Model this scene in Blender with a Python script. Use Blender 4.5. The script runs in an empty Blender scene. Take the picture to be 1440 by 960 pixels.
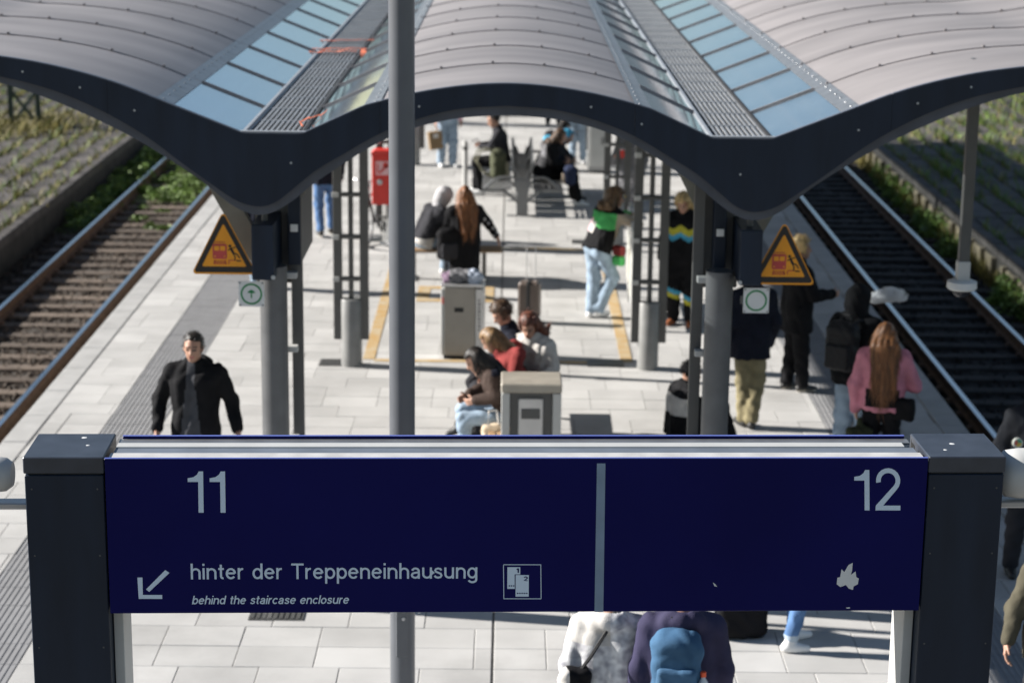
import bpy, bmesh, math, random
import numpy as np
from mathutils import Vector, Matrix

random.seed(7); rng = np.random.default_rng(7)
R = math.radians
scene = bpy.context.scene
COL = scene.collection

# ------------------------------------------------------------------ camera
cam_d = bpy.data.cameras.new('camera'); cam = bpy.data.objects.new('camera', cam_d)
COL.objects.link(cam); scene.camera = cam
F_PX = 2850.0
cam_d.sensor_width = 36.0; cam_d.lens = F_PX / 1440 * 36.0
cam_d.clip_start = 0.1; cam_d.clip_end = 3000
_f = Vector((2, -702, F_PX)).normalized()                       # platform direction seen in camera axes (x right, y down, z ahead)
_d = Vector((-0.0116, 1, (702 + .0232) / F_PX)).normalized()    # plumb line seen in camera axes
_x = _d.cross(_f)
Mw = Matrix((_x, _f, -_d))                                      # camera axes -> world
right, up, back = Mw @ Vector((1, 0, 0)), Mw @ Vector((0, -1, 0)), Mw @ Vector((0, 0, -1))
m4 = Matrix((right, up, back)).transposed().to_4x4(); m4.translation = (0, 0, 6.05)
cam.matrix_world = m4
cam_d.dof.use_dof = True; cam_d.dof.focus_distance = 9.35; cam_d.dof.aperture_fstop = 2.8

# ------------------------------------------------------------------ sky and sun
SUN_EL, SUN_AZ = R(26.0), R(9.0)          # sun to the left, slightly beyond the scene
sdir = Vector((-math.cos(SUN_AZ) * math.cos(SUN_EL), math.sin(SUN_AZ) * math.cos(SUN_EL), math.sin(SUN_EL)))
w = bpy.data.worlds.new('World'); scene.world = w; w.use_nodes = True
nt = w.node_tree; bg = nt.nodes['Background']; sky = nt.nodes.new('ShaderNodeTexSky')
sky.sky_type = 'NISHITA'; sky.sun_disc = False; sky.sun_elevation = SUN_EL
sky.sun_rotation = math.atan2(sdir.x, sdir.y); sky.air_density = 1.0; sky.dust_density = 0.15
nt.links.new(sky.outputs[0], bg.inputs[0]); bg.inputs[1].default_value = 0.05
sl = bpy.data.lights.new('sun', 'SUN'); sl.energy = 5.0; sl.angle = R(0.53); sl.color = (1.0, 0.955, 0.895)
so = bpy.data.objects.new('sun', sl); COL.objects.link(so); so.location = sdir * 60
so.rotation_euler = (-sdir).to_track_quat('-Z', 'Y').to_euler()
scene.view_settings.view_transform = 'Standard'; scene.view_settings.look = 'None'
scene.view_settings.gamma = 1; scene.view_settings.exposure = 1.12
scene.render.engine = 'CYCLES'; scene.cycles.volume_bounces = 4

# ------------------------------------------------------------------ helpers
MATS = {}
def mat(name, col, rough=.6, metal=0.0, var=.12, scale=6.0, bump=0.0, bscale=40.0, island=0.0, spec=.5, col2=None, stretch=None, coat=0.0, sheen=0.0, detail=4.0, spots=0.0):
    """procedural principled material: base colour broken up by noise, optional per-piece variation and fine relief"""
    if name in MATS: return MATS[name]
    m = bpy.data.materials.new(name); m.use_nodes = True; n = m.node_tree.nodes; l = m.node_tree.links
    b = n['Principled BSDF']; b.inputs['Roughness'].default_value = rough; b.inputs['Metallic'].default_value = metal
    b.inputs['Specular IOR Level'].default_value = spec; b.inputs['Coat Weight'].default_value = coat
    b.inputs['Sheen Weight'].default_value = sheen
    tc = n.new('ShaderNodeNewGeometry'); mp = n.new('ShaderNodeMapping'); l.new(tc.outputs['Position'], mp.inputs[0])
    if stretch: mp.inputs['Scale'].default_value = stretch
    no = n.new('ShaderNodeTexNoise'); no.inputs['Scale'].default_value = scale; no.inputs['Detail'].default_value = detail
    l.new(mp.outputs[0], no.inputs[0])
    r = n.new('ShaderNodeValToRGB'); c = np.array(col[:3]); c2 = np.array(col2[:3]) if col2 else None
    lo = c * (1 - var); hi = np.minimum(c * (1 + var), 1)
    if c2 is not None: lo, hi = c, c2
    r.color_ramp.elements[0].color = (*lo, 1); r.color_ramp.elements[1].color = (*hi, 1)
    r.color_ramp.elements[0].position = .32; r.color_ramp.elements[1].position = .68
    l.new(no.outputs[0], r.inputs[0]); out = r.outputs[0]
    if island:
        g = n.new('ShaderNodeNewGeometry'); oi = n.new('ShaderNodeObjectInfo'); ad = n.new('ShaderNodeMath'); ad.operation = 'ADD'
        l.new(g.outputs['Random Per Island'], ad.inputs[0]); l.new(oi.outputs['Random'], ad.inputs[1])
        fr = n.new('ShaderNodeMath'); fr.operation = 'FRACT'; l.new(ad.outputs[0], fr.inputs[0])
        mr = n.new('ShaderNodeMapRange'); mr.inputs[3].default_value = 1 - island; mr.inputs[4].default_value = 1 + island * .6
        l.new(fr.outputs[0], mr.inputs[0])
        mx = n.new('ShaderNodeMix'); mx.data_type = 'RGBA'; mx.blend_type = 'MULTIPLY'; mx.inputs[0].default_value = 1
        l.new(out, mx.inputs[6]); l.new(mr.outputs[0], mx.inputs[7]); out = mx.outputs[2]
    if spots:
        vo = n.new('ShaderNodeTexVoronoi'); vo.inputs['Scale'].default_value = 2.6; l.new(mp.outputs[0], vo.inputs[0])
        wn = n.new('ShaderNodeTexWhiteNoise'); l.new(vo.outputs['Position'], wn.inputs[0])
        th = n.new('ShaderNodeMath'); th.operation = 'MULTIPLY_ADD'; th.inputs[1].default_value = .16; th.inputs[2].default_value = -.085; l.new(wn.outputs[0], th.inputs[0])
        lt = n.new('ShaderNodeMath'); lt.operation = 'SUBTRACT'; l.new(th.outputs[0], lt.inputs[0]); l.new(vo.outputs['Distance'], lt.inputs[1])
        cl = n.new('ShaderNodeMapRange'); cl.inputs[1].default_value = 0; cl.inputs[2].default_value = .02; cl.inputs[3].default_value = 0; cl.inputs[4].default_value = spots; l.new(lt.outputs[0], cl.inputs[0])
        n3 = n.new('ShaderNodeTexNoise'); n3.inputs['Scale'].default_value = .55; n3.inputs['Detail'].default_value = 8; n3.inputs['Roughness'].default_value = .7; l.new(mp.outputs[0], n3.inputs[0])
        m3 = n.new('ShaderNodeMapRange'); m3.inputs[1].default_value = .5; m3.inputs[2].default_value = .78; m3.inputs[4].default_value = .36; l.new(n3.outputs[0], m3.inputs[0])
        mxx = n.new('ShaderNodeMath'); mxx.operation = 'MAXIMUM'; l.new(cl.outputs[0], mxx.inputs[0]); l.new(m3.outputs[0], mxx.inputs[1])
        mq = n.new('ShaderNodeMix'); mq.data_type = 'RGBA'; l.new(mxx.outputs[0], mq.inputs[0]); l.new(out, mq.inputs[6]); mq.inputs[7].default_value = (.16, .15, .14, 1); out = mq.outputs[2]
    l.new(out, b.inputs['Base Color'])
    if bump:
        n2 = n.new('ShaderNodeTexNoise'); n2.inputs['Scale'].default_value = bscale; n2.inputs['Detail'].default_value = 3
        l.new(mp.outputs[0], n2.inputs[0]); bp = n.new('ShaderNodeBump'); bp.inputs['Strength'].default_value = bump
        bp.inputs['Distance'].default_value = .01
        l.new(n2.outputs[0], bp.inputs['Height']); l.new(bp.outputs[0], b.inputs['Normal'])
    MATS[name] = m
    return m

def tag(o, label=None, cat=None, group=None, kind=None):
    if label: o['label'] = label
    if cat: o['category'] = cat
    if group: o['group'] = group
    if kind: o['kind'] = kind
    return o

def empty(name, loc=(0, 0, 0), rz=0.0, label=None, cat=None, group=None):
    o = bpy.data.objects.new(name, None); o.empty_display_size = .1; COL.objects.link(o)
    o.location = loc; o.rotation_euler = (0, 0, rz); tag(o, label, cat, group); return o

def link(name, me, parent=None, loc=None, rz=None):
    o = bpy.data.objects.new(name, me); COL.objects.link(o)
    if parent is not None: o.parent = parent
    if loc is not None: o.location = loc
    if rz is not None: o.rotation_euler = (0, 0, rz)
    return o

class MB:
    """collects simple shapes; build() links them as one mesh object"""
    def __init__(s): s.v = []; s.f = []; s.mi = []; s.m = 0
    def add(s, v, f):
        k = len(s.v); s.v += [tuple(p) for p in v]; s.f += [tuple(i + k for i in q) for q in f]; s.mi += [s.m] * len(f); return s
    def box(s, x0, x1, y0, y1, z0, z1, bev=0.0):
        if bev <= 0:
            v = [(x, y, z) for z in (z0, z1) for y in (y0, y1) for x in (x0, x1)]
            return s.add(v, [(0, 2, 3, 1), (4, 5, 7, 6), (0, 1, 5, 4), (2, 6, 7, 3), (0, 4, 6, 2), (1, 3, 7, 5)])
        b = min(bev, (x1 - x0) * .45, (y1 - y0) * .45, (z1 - z0) * .45)
        def ring(i, z): return [(x0 + i, y0 + i, z), (x1 - i, y0 + i, z), (x1 - i, y1 - i, z), (x0 + i, y1 - i, z)]
        def oct_(z): return [(x0 + b, y0, z), (x1 - b, y0, z), (x1, y0 + b, z), (x1, y1 - b, z), (x1 - b, y1, z), (x0 + b, y1, z), (x0, y1 - b, z), (x0, y0 + b, z)]
        v = ring(b, z0) + oct_(z0 + b) + oct_(z1 - b) + ring(b, z1)
        f = [(3, 2, 1, 0), (20, 21, 22, 23)]
        for k in range(8): f.append((4 + k, 4 + (k + 1) % 8, 12 + (k + 1) % 8, 12 + k))
        for k in range(4):
            a, c = 4 + 2 * k, 4 + 2 * k + 1; f.append((k, (k + 1) % 4, c, a)); f.append((k, a, 4 + (2 * k - 1) % 8))
            a, c = 12 + 2 * k, 12 + 2 * k + 1; f.append((a, c, 20 + (k + 1) % 4, 20 + k)); f.append((12 + (2 * k - 1) % 8, a, 20 + k))
        return s.add(v, f)
    def tube(s, pts, r, n=10, caps=True, r2=None):
        pts = [Vector(p) for p in pts]; rings = []
        for i, p in enumerate(pts):
            t = (pts[min(i + 1, len(pts) - 1)] - pts[max(i - 1, 0)]).normalized()
            a = Vector((0, 0, 1)) if abs(t.z) < .9 else Vector((1, 0, 0))
            u = t.cross(a).normalized(); v = t.cross(u)
            rr = r if r2 is None else r + (r2 - r) * i / (len(pts) - 1)
            rings.append([p + rr * (u * math.cos(2 * math.pi * k / n) + v * math.sin(2 * math.pi * k / n)) for k in range(n)])
        vs = [q for g in rings for q in g]; f = []
        for i in range(len(pts) - 1):
            for k in range(n): f.append((i * n + k, i * n + (k + 1) % n, (i + 1) * n + (k + 1) % n, (i + 1) * n + k))
        if caps: f.append(tuple(range(n - 1, -1, -1))); f.append(tuple((len(pts) - 1) * n + k for k in range(n)))
        return s.add(vs, f)
    def bar(s, a, b, w, h, upv=(0, 0, 1)):
        a, b = Vector(a), Vector(b); t = (b - a).normalized(); u = t.cross(Vector(upv))
        if u.length < 1e-4: u = t.cross(Vector((0, 1, 0)))
        u.normalize(); v = u.cross(t)
        q = [(-1, -1), (1, -1), (1, 1), (-1, 1)]
        vs = [p + u * (i * w / 2) + v * (j * h / 2) for p in (a, b) for i, j in q]
        return s.add(vs, [(3, 2, 1, 0), (4, 5, 6, 7)] + [(k, (k + 1) % 4, 4 + (k + 1) % 4, 4 + k) for k in range(4)])
    def lathe(s, prof, c=(0, 0, 0), n=16, axis='z'):
        k = len(prof); vs = []
        for i in range(n):
            a = 2 * math.pi * i / n
            for r_, h_ in prof:
                p = (r_ * math.cos(a), r_ * math.sin(a), h_)
                if axis == 'y': p = (p[0], h_, p[1])
                if axis == 'x': p = (h_, p[0], p[1])
                vs.append((c[0] + p[0], c[1] + p[1], c[2] + p[2]))
        f = []
        for i in range(n):
            for j in range(k - 1):
                f.append((i * k + j, ((i + 1) % n) * k + j, ((i + 1) % n) * k + j + 1, i * k + j + 1))
        return s.add(vs, f)
    def plate(s, pts, y0, y1):
        """polygon in the xz plane (counter-clockwise seen from -y) extruded from y0 (front) to y1"""
        n = len(pts); vs = [(p[0], y0, p[1]) for p in pts] + [(p[0], y1, p[1]) for p in pts]
        return s.add(vs, [tuple(range(n)), tuple(range(2 * n - 1, n - 1, -1))] + [(k, n + k, n + (k + 1) % n, (k + 1) % n) for k in range(n)])
    def mesh(s, name, mats, smooth=False):
        me = bpy.data.meshes.new(name); me.from_pydata(s.v, [], s.f)
        for m in (mats if isinstance(mats, (list, tuple)) else [mats]): me.materials.append(m)
        if s.m or any(s.mi): me.polygons.foreach_set('material_index', s.mi)
        if smooth: me.polygons.foreach_set('use_smooth', [True] * len(me.polygons))
        me.update(); return me
    def build(s, name, mats, parent=None, smooth=False, loc=None, rz=None):
        return link(name, s.mesh(name, mats, smooth), parent, loc, rz)

def smooth_edges(o, ang=40):
    o.data.polygons.foreach_set('use_smooth', [True] * len(o.data.polygons))
    try: o.data.set_sharp_from_angle(angle=R(ang))
    except Exception: pass
    return o

def np_mesh(name, v, f, mats, smooth=True, mi=None):
    """fast mesh from numpy quads/tris"""
    me = bpy.data.meshes.new(name); v = np.asarray(v, np.float32); f = np.asarray(f, np.int32); k = f.shape[1]
    me.vertices.add(len(v)); me.vertices.foreach_set('co', v.ravel())
    me.loops.add(f.size); me.loops.foreach_set('vertex_index', f.ravel())
    me.polygons.add(len(f)); me.polygons.foreach_set('loop_start', np.arange(0, f.size, k, dtype=np.int32))
    try: me.polygons.foreach_set('loop_total', np.full(len(f), k, np.int32))
    except Exception: pass
    for m in (mats if isinstance(mats, (list, tuple)) else [mats]): me.materials.append(m)
    if mi is not None: me.polygons.foreach_set('material_index', np.asarray(mi, np.int32))
    me.polygons.foreach_set('use_smooth', np.full(len(f), smooth)); me.update(calc_edges=True); me.validate(); return me

# ------------------------------------------------------------------ materials
M_slab = mat('paving_concrete', (.455, .447, .432), .85, var=.09, scale=1.7, bump=.15, bscale=120, island=.11, detail=7, spots=.6)
M_cope = mat('coping_concrete', (.385, .38, .37), .85, var=.10, scale=3, bump=.15, bscale=120, island=.08)
M_joint = mat('joint_sand', (.22, .21, .195), .95)
M_tact = mat('tactile_stone', (.24, .24, .245), .85, var=.08, scale=5, island=.06)
M_conc = mat('old_concrete', (.14, .125, .11), .9, var=.3, scale=3, bump=.4, bscale=30, island=.15)
M_yline = mat('yellow_paint', (.45, .27, .085), .7, scale=5, col2=(.46, .39, .27), detail=8)
M_roof = mat('roof_sheet', (.268, .243, .236), .5, metal=.10, var=.16, scale=1.3, island=.06, stretch=(.5, 1.6, 1), bump=.05, bscale=5, detail=8)
M_seam = mat('roof_seam', (.235, .213, .208), .5, metal=.1)
M_dark = mat('anthracite_paint', (.0095, .0170, .0325), .42, var=.22, scale=2.5, spec=.3, stretch=(3, 3, .5), detail=6)
M_lip = mat('anthracite_lip', (.075, .080, .096), .5, var=.12, spec=.3)
M_post = mat('grey_steel_paint', (.082, .082, .080), .42, metal=.0, var=.08, scale=4)
M_polem = mat('lamp_pole_paint', (.112, .119, .133), .32, metal=.0, var=.05)
M_galv = mat('galvanised_steel', (.30, .305, .31), .4, metal=.7, var=.15, scale=8)
M_alu = mat('aluminium', (.45, .45, .46), .35, metal=.5, var=.06, scale=8)
M_grate = mat('grating_steel', (.34, .35, .36), .45, metal=.5, var=.12)
M_black = mat('black_rubber', (.012, .012, .013), .7)
M_white = mat('white_paint', (.66, .66, .645), .45, var=.05)
M_lgrey = mat('light_grey_paint', (.46, .46, .445), .45, var=.05)
M_blue = mat('sign_blue', (.0062, .0066, .076), .24, var=.10, scale=1.2, spec=.09)
M_blueedge = mat('sign_blue_edge', (.10, .13, .42), .3, var=.04)
M_text = mat('sign_lettering', (.60, .70, .80), .5, var=.03)
M_orange = mat('warning_orange', (.85, .33, .012), .5, var=.05)
M_sblack = mat('sign_black', (.015, .013, .012), .5)
M_red = mat('signal_red', (.62, .035, .025), .4, var=.06)
M_dred = mat('print_red', (.50, .06, .05), .5)
M_green = mat('print_green', (.02, .22, .07), .5)
M_rust = mat('rail_rust', (.14, .085, .055), .8, var=.3, scale=12)
M_rail = mat('rail_polished', (.55, .56, .60), .22, metal=1.0, var=.05)
M_sleeper = mat('sleeper', (.125, .095, .072), .9, var=.4, scale=5, stretch=(1, 5, 1), island=.35)
M_ballast = mat('ballast_stone', (.090, .070, .054), .95, var=.35, scale=9, island=.6)
M_bed = mat('ballast_bed', (.050, .040, .031), .95, var=.4, scale=14, bump=.8, bscale=24)
M_bin = mat('bin_taupe', (.30, .275, .24), .5, metal=.2, var=.06)
M_stainless = mat('stainless', (.5, .5, .5), .32, metal=.6, var=.08, scale=5)
M_bench = mat('bench_metal', (.19, .195, .20), .4, metal=.5, var=.06)
M_wood = mat('bench_wood', (.30, .19, .10), .6, var=.2, stretch=(1, 6, 1))

def leaf_mat(name, c):
    m = mat(name, c, .6, var=.35, scale=3, island=.45); b = m.node_tree.nodes['Principled BSDF']
    b.inputs['Subsurface Weight'].default_value = .0
    return m
M_grass = leaf_mat('dry_grass', (.24, .205, .055)); M_weed = leaf_mat('green_weed', (.115, .19, .028))

def glass_mat():
    m = bpy.data.materials.new('roof_glass'); m.use_nodes = True; n = m.node_tree.nodes; l = m.node_tree.links
    for q in list(n): n.remove(q)
    o = n.new('ShaderNodeOutputMaterial'); t = n.new('ShaderNodeBsdfTransparent'); t.inputs[0].default_value = (.88, .92, .94, 1)
    g = n.new('ShaderNodeBsdfGlossy'); g.inputs['Roughness'].default_value = .04; g.inputs[0].default_value = (.92, .97, 1.0, 1); d = n.new('ShaderNodeBsdfDiffuse'); d.inputs[0].default_value = (.62, .66, .68, 1)
    lw = n.new('ShaderNodeLayerWeight'); lw.inputs[0].default_value = .5; pw = n.new('ShaderNodeMath'); pw.operation = 'POWER'; pw.inputs[1].default_value = 1.6; l.new(lw.outputs['Facing'], pw.inputs[0]); fr = n.new('ShaderNodeMath'); fr.operation = 'MULTIPLY_ADD'; fr.inputs[1].default_value = .80; fr.inputs[2].default_value = .18; l.new(pw.outputs[0], fr.inputs[0])
    tc = n.new('ShaderNodeTexCoord'); no = n.new('ShaderNodeTexNoise'); no.inputs['Scale'].default_value = 1.7; no.inputs['Detail'].default_value = 6
    l.new(tc.outputs['Object'], no.inputs[0]); mr = n.new('ShaderNodeMapRange'); mr.inputs[1].default_value = .35; mr.inputs[2].default_value = .75
    mr.inputs[3].default_value = .06; mr.inputs[4].default_value = .22; l.new(no.outputs[0], mr.inputs[0])
    a = n.new('ShaderNodeMixShader'); l.new(mr.outputs[0], a.inputs[0]); l.new(t.outputs[0], a.inputs[1]); l.new(d.outputs[0], a.inputs[2])
    b = n.new('ShaderNodeMixShader'); l.new(fr.outputs[0], b.inputs[0]); l.new(a.outputs[0], b.inputs[1]); l.new(g.outputs[0], b.inputs[2])
    l.new(b.outputs[0], o.inputs[0]); return m
M_glass = glass_mat()
# ------------------------------------------------------------------ ground
PX0, PX1 = -5.20, 4.93          # platform edges
g = MB(); g.add([(-900, -200, -1.12), (900, -200, -1.12), (900, 1600, -1.12), (-900, 1600, -1.12)], [(0, 1, 2, 3)])
M_ground = mat('railway_ground', (.10, .085, .065), .95, var=.4, scale=.6, bump=.6, bscale=9, col2=(.125, .118, .10))
tag(g.build('ground', M_ground), kind='structure')

# added unseen ridge, keeps the yellow horizon out of the glass reflections
hx = np.linspace(-900, 900, 61); hh = 26 + 9 * np.sin(hx * .011) + 6 * np.sin(hx * .031 + 1) + 3 * np.sin(hx * .09)
hv = np.concatenate([np.stack([hx, np.full(61, 420.), np.full(61, -1.1)], -1), np.stack([hx, 470 + 10 * np.sin(hx * .02), hh * .7], -1), np.stack([hx, np.full(61, 560.), hh], -1), np.stack([hx, np.full(61, 700.), np.full(61, -1.1)], -1)])
hf = np.concatenate([np.stack([61 * r_ + np.arange(60), 61 * r_ + np.arange(60) + 1, 61 * (r_ + 1) + np.arange(60) + 1, 61 * (r_ + 1) + np.arange(60)], -1) for r_ in range(3)])
tag(link('added_ridge', np_mesh('added_ridge', hv, hf, mat('added_ridge_tone', (.10, .13, .15), .9, var=.3, scale=.02))), kind='structure')
# ------------------------------------------------------------------ platform with loose laid slabs
b = MB(); b.box(PX0 + .03, PX1 - .03, 4, 150, -1.15, -.014)
platform = tag(b.build('platform', M_joint), kind='structure')
def slab_mesh(wx, wy, name='paving_slab', m=M_slab, t=.05):
    return MB().box(-wx / 2, wx / 2, -wy / 2, wy / 2, -t, 0, .004).mesh(name, m)
SW, SL = .605, .403
std = slab_mesh(SW - .005, SL - .005)
CJ = -.09                                                      # drain joint down the middle of the platform
zones = [(PX0 + .29, -4.26), (-3.66, CJ - .008), (CJ + .008, 3.42), (4.02, PX1 - .29)]
pieces = []
y = 9.0; row = 0
while y < 58:
    for zi, (za, zb) in enumerate(zones):
        off = (row * .2017 * (1 if row % 2 else 2.0)) % SW
        x = za - off
        while x < zb - .01:
            a, c = max(x, za), min(x + SW, zb)
            if c - a > .03: pieces.append((a, c, y))
            x += SW
    y += SL; row += 1
def inview(x, y):                                              # rough plan of what the photograph shows
    return 13.4 < y and abs(x) < .27 * y + .6
near = sorted([p for p in pieces if inview((p[0] + p[1]) / 2, p[2])], key=lambda p: p[2])[:300]
nset = set(near); rest = MB()
for a, c, yy in pieces:
    dz = random.uniform(-.0022, .0018)
    if (a, c, yy) in nset:
        me = std if abs(c - a - SW) < 1e-6 else slab_mesh(c - a - .005, SL - .005)
        link('paving_slab', me, platform, ((a + c) / 2, yy + SL / 2, dz), random.uniform(-.002, .002))
    else:
        rest.box(a + .0025, c - .0025, yy + .0025, yy + SL - .0025, -.05, dz)
rest.box(PX0 + .3, PX1 - .3, 58.5, 150, -.05, -.001)
tag(rest.build('paving', M_slab, platform), kind='stuff')
# coping stones
for side, (xa, xb) in enumerate(((PX0, PX0 + .285), (PX1 - .285, PX1))):
    cm = MB().box(xa, xb, 0, .992, -.16, .006, .012).mesh('coping_stone', M_cope)
    cm2 = cm
    for k in range(46): link('coping_stone', cm2, platform, (0, 9 + k, random.uniform(-.003, .002)))
b = MB(); b.box(PX0 + .06, PX0 + .12, 4, 60, -1.1, -.17); b.box(PX1 - .12, PX1 - .06, 4, 60, -1.1, -.17)
b.build('edge_wall', M_conc, platform)
# ribbed guidance strips
tb = MB(); tb.box(-.298, .298, .002, SL - .002, -.05, -.006)
for k in range(12): tb.box(-.285 + k * .05, -.262 + k * .05, .004, SL - .004, -.0055, -.0015)
tm = tb.mesh('tactile_tile', M_tact)
for cx in (-3.96, 3.72):
    for k in range(118): link('tactile_tile', tm, platform, (cx, 9.0 + k * SL, random.uniform(-.001, .001)))
# smoking area outline painted on the slabs
def line(x0, x1, y0, y1, name='floor_line', m=M_yline):
    MB().box(x0, x1, y0, y1, .0025, .0062).build(name, m, platform)
line(-1.74, -1.60, 23.58, 30.6); line(1.36, 1.50, 23.58, 30.6); line(-1.598, 1.358, 23.48, 23.60); line(-1.598, 1.358, 30.42, 30.56)
line(-1.25, -.20, 27.55, 27.72); line(-1.25, -.20, 26.75, 26.92); line(-1.25, -1.08, 26.922, 27.548); line(-.38, -.20, 26.922, 27.548); line(-.92, -.80, 26.922, 27.548)
# drain covers by the column feet
for gx, gy in ((-2.02, 23.4), (1.17, 23.5), (-1.83, 15.33), (-1.98, 31.1), (1.2, 31.1)):
    d = MB(); d.box(-.22, .22, -.16, .16, .003, .009)
    for k in range(9): d.box(-.2 + k * .046, -.175 + k * .046, -.14, .14, .0095, .015)
    d.build('drain_cover', M_post, platform, loc=(gx, gy, 0))

# ------------------------------------------------------------------ tracks
def track(xc, label, y0, y1, nstones, ylo, yhi):
    ms, mb_, md = (M_sleeper, M_ballast, M_bed) if xc < 0 else (M_sleeper_shade, M_ballast_shade, M_bed_shade)
    t = empty('railway_track', (xc, 0, 0), 0, label, 'track', 'tracks beside the platform')
    for s in (-1, 1):
        x = s * .752
        r = MB(); prof = [(-.062, -.932), (.062, -.932), (.062, -.918), (.012, -.902), (.010, -.805), (.034, -.795), (.034, -.764), (-.034, -.764), (-.034, -.795), (-.010, -.805), (-.012, -.902), (-.062, -.918)]
        n = len(prof); vs = [(x + px, yy, pz) for yy in (y0, y1) for px, pz in prof]
        r.add(vs, [tuple(range(n)), tuple(range(2 * n - 1, n - 1, -1))] + [(k, n + k, n + (k + 1) % n, (k + 1) % n) for k in range(n)])
        ro = r.build('rail', M_rust, t)
        MB().box(x - .033, x + .033, y0 + .01, y1, -.7638, -.760).build('rail_head', M_rail, ro)
    sm = MB().box(-1.25, 1.25, -.12, .12, -1.06, -.935, .012).mesh('sleeper', ms)
    k = 0; yy = y0 + .2
    clips = MB()
    while yy < y1:
        if k < 150: link('sleeper', sm, t, (random.uniform(-.02, .02), yy, random.uniform(-.006, .006)), random.uniform(-.008, .008))
        for s in (-1, 1):
            for q in (-1, 1): clips.box(s * .752 + q * .095 - .03, s * .752 + q * .095 + .03, yy - .05, yy + .05, -.934, -.900)
        yy += .62; k += 1
    tag(clips.build('rail_clips', M_rust, t), kind='stuff')
    # ballast: bed plus loose stones
    nx, ny = 24, 160
    xs = np.linspace(-1.75, 1.75, nx); ys = np.linspace(y0, y1, ny); Xg, Yg = np.meshgrid(xs, ys)
    Zg = -.975 + rng.normal(0, .012, Xg.shape) - .05 * np.clip(np.abs(Xg) - 1.35, 0, 1)
    v = np.stack([Xg, Yg, Zg], -1).reshape(-1, 3); idx = np.arange(nx * ny).reshape(ny, nx)
    f = np.stack([idx[:-1, :-1], idx[:-1, 1:], idx[1:, 1:], idx[1:, :-1]], -1).reshape(-1, 4)
    tag(link('ballast_bed', np_mesh('ballast_bed', v, f, md, False), None, (xc, 0, 0)), kind='structure')
    base = np.array([(0, 0, 1), (1, 0, 0), (0, 1, 0), (-1, 0, 0), (0, -1, 0), (0, 0, -1.)]); tri = np.array([(0, 1, 2), (0, 2, 3), (0, 3, 4), (0, 4, 1), (5, 2, 1), (5, 3, 2), (5, 4, 3), (5, 1, 4)])
    n = nstones; P = np.stack([rng.uniform(-1.7, 1.7, n), ylo + (yhi - ylo) * rng.uniform(0, 1, n) ** 1.25, rng.uniform(-.985, -.945, n)], -1)
    sc = rng.uniform(.018, .042, (n, 1, 1)) * rng.uniform(.6, 1.3, (n, 1, 3)); a = rng.uniform(0, 6.28, n)
    V = base[None] * rng.uniform(.7, 1.3, (n, 6, 3)) * sc; ca, sa = np.cos(a)[:, None], np.sin(a)[:, None]
    V = np.stack([V[..., 0] * ca - V[..., 1] * sa, V[..., 0] * sa + V[..., 1] * ca, V[..., 2]], -1) + P[:, None]
    Fc = (tri[None] + 6 * np.arange(n)[:, None, None]).reshape(-1, 3)
    tag(link('ballast', np_mesh('ballast', V.reshape(-1, 3), Fc, mb_, False), None, (xc, 0, 0)), 'loose brown ballast stones between and beside the rails', kind='stuff')
    return t
track(-6.81, 'rusty railway track with worn sleepers along the left edge of the platform', 14, 95, 26000, 18, 50)
M_sleeper_shade = mat('sleeper_shade', (.032, .029, .027), .9, var=.3, island=.25); M_ballast_shade = mat('ballast_shade', (.022, .020, .018), .95, var=.35, island=.5); M_bed_shade = mat('bed_shade', (.014, .013, .012), .95, var=.4, scale=14)  # darker copies for the right track: canopy shade put into the colours
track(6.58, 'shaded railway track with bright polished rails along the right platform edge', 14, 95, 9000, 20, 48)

# ------------------------------------------------------------------ disused platforms on both sides
def old_platform(side, xe, width, label_paver):
    zt = -.38 if side < 0 else -.42
    xa, xb = (xe - width, xe) if side < 0 else (xe, xe + width)
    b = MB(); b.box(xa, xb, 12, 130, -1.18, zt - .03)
    o = tag(b.build('old_platform', mat('shade_dark_wall', (.042, .038, .033), .9, var=.4, scale=3, bump=.4, bscale=30)), kind='structure')  # wall faces away from the sun; its shade is put into this dark colour
    n = 0
    for iy in range(44):
        for ix in range(8):
            yy = 24.5 + iy * 1.0; cx = (.215 + .25 + ix * .5)
            if n >= 298 or yy < 28 - ix * 0 : continue
            x = xe + side * cx
            pm = MB().box(-.225, .225, -.485, .485, -.05, 0, .012)
            link('paver', OLDP.setdefault('p', pm.mesh('paver', M_oldp)), o, (x + random.uniform(-.01, .01), yy + (ix % 2) * .5, zt + random.uniform(-.012, .008)), random.uniform(-.01, .01)); n += 1
    for k in range(62):
        link('edge_stone', OLDP.setdefault('e', MB().box(-.10, .10, -.49, .49, -.16, .01, .015).mesh('edge_stone', M_oldp)), o, (xe + side * .1, 20 + k, zt + random.uniform(-.01, .01)))
    return o, zt
OLDP = {}
M_oldp = mat('old_paver', (.092, .082, .076), .9, var=.25, scale=4, bump=.3, bscale=30, island=.2)
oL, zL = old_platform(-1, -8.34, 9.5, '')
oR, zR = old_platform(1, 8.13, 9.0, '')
# retaining wall of the right-hand platform: posts with sunk panels between
M_wallc = mat('retaining_wall', (.26, .22, .15), .9, var=.3, scale=5, bump=.4, bscale=25, island=.15)
pm = MB().box(8.03, 8.125, -.07, .07, -1.1, -.585, .01).mesh('wall_post', M_wallc)
pn = MB().box(8.085, 8.12, .075, .725, -1.1, -.60).mesh('wall_panel', M_wallc)
for k in range(46):
    yy = 22 + .8 * k + random.uniform(-.03, .03)
    link('wall_post', pm, oR, (0, yy, 0))
    if random.random() > .18: link('wall_panel', pn, oR, (random.uniform(0, .05), yy, random.uniform(-.05, .0)))

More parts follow.
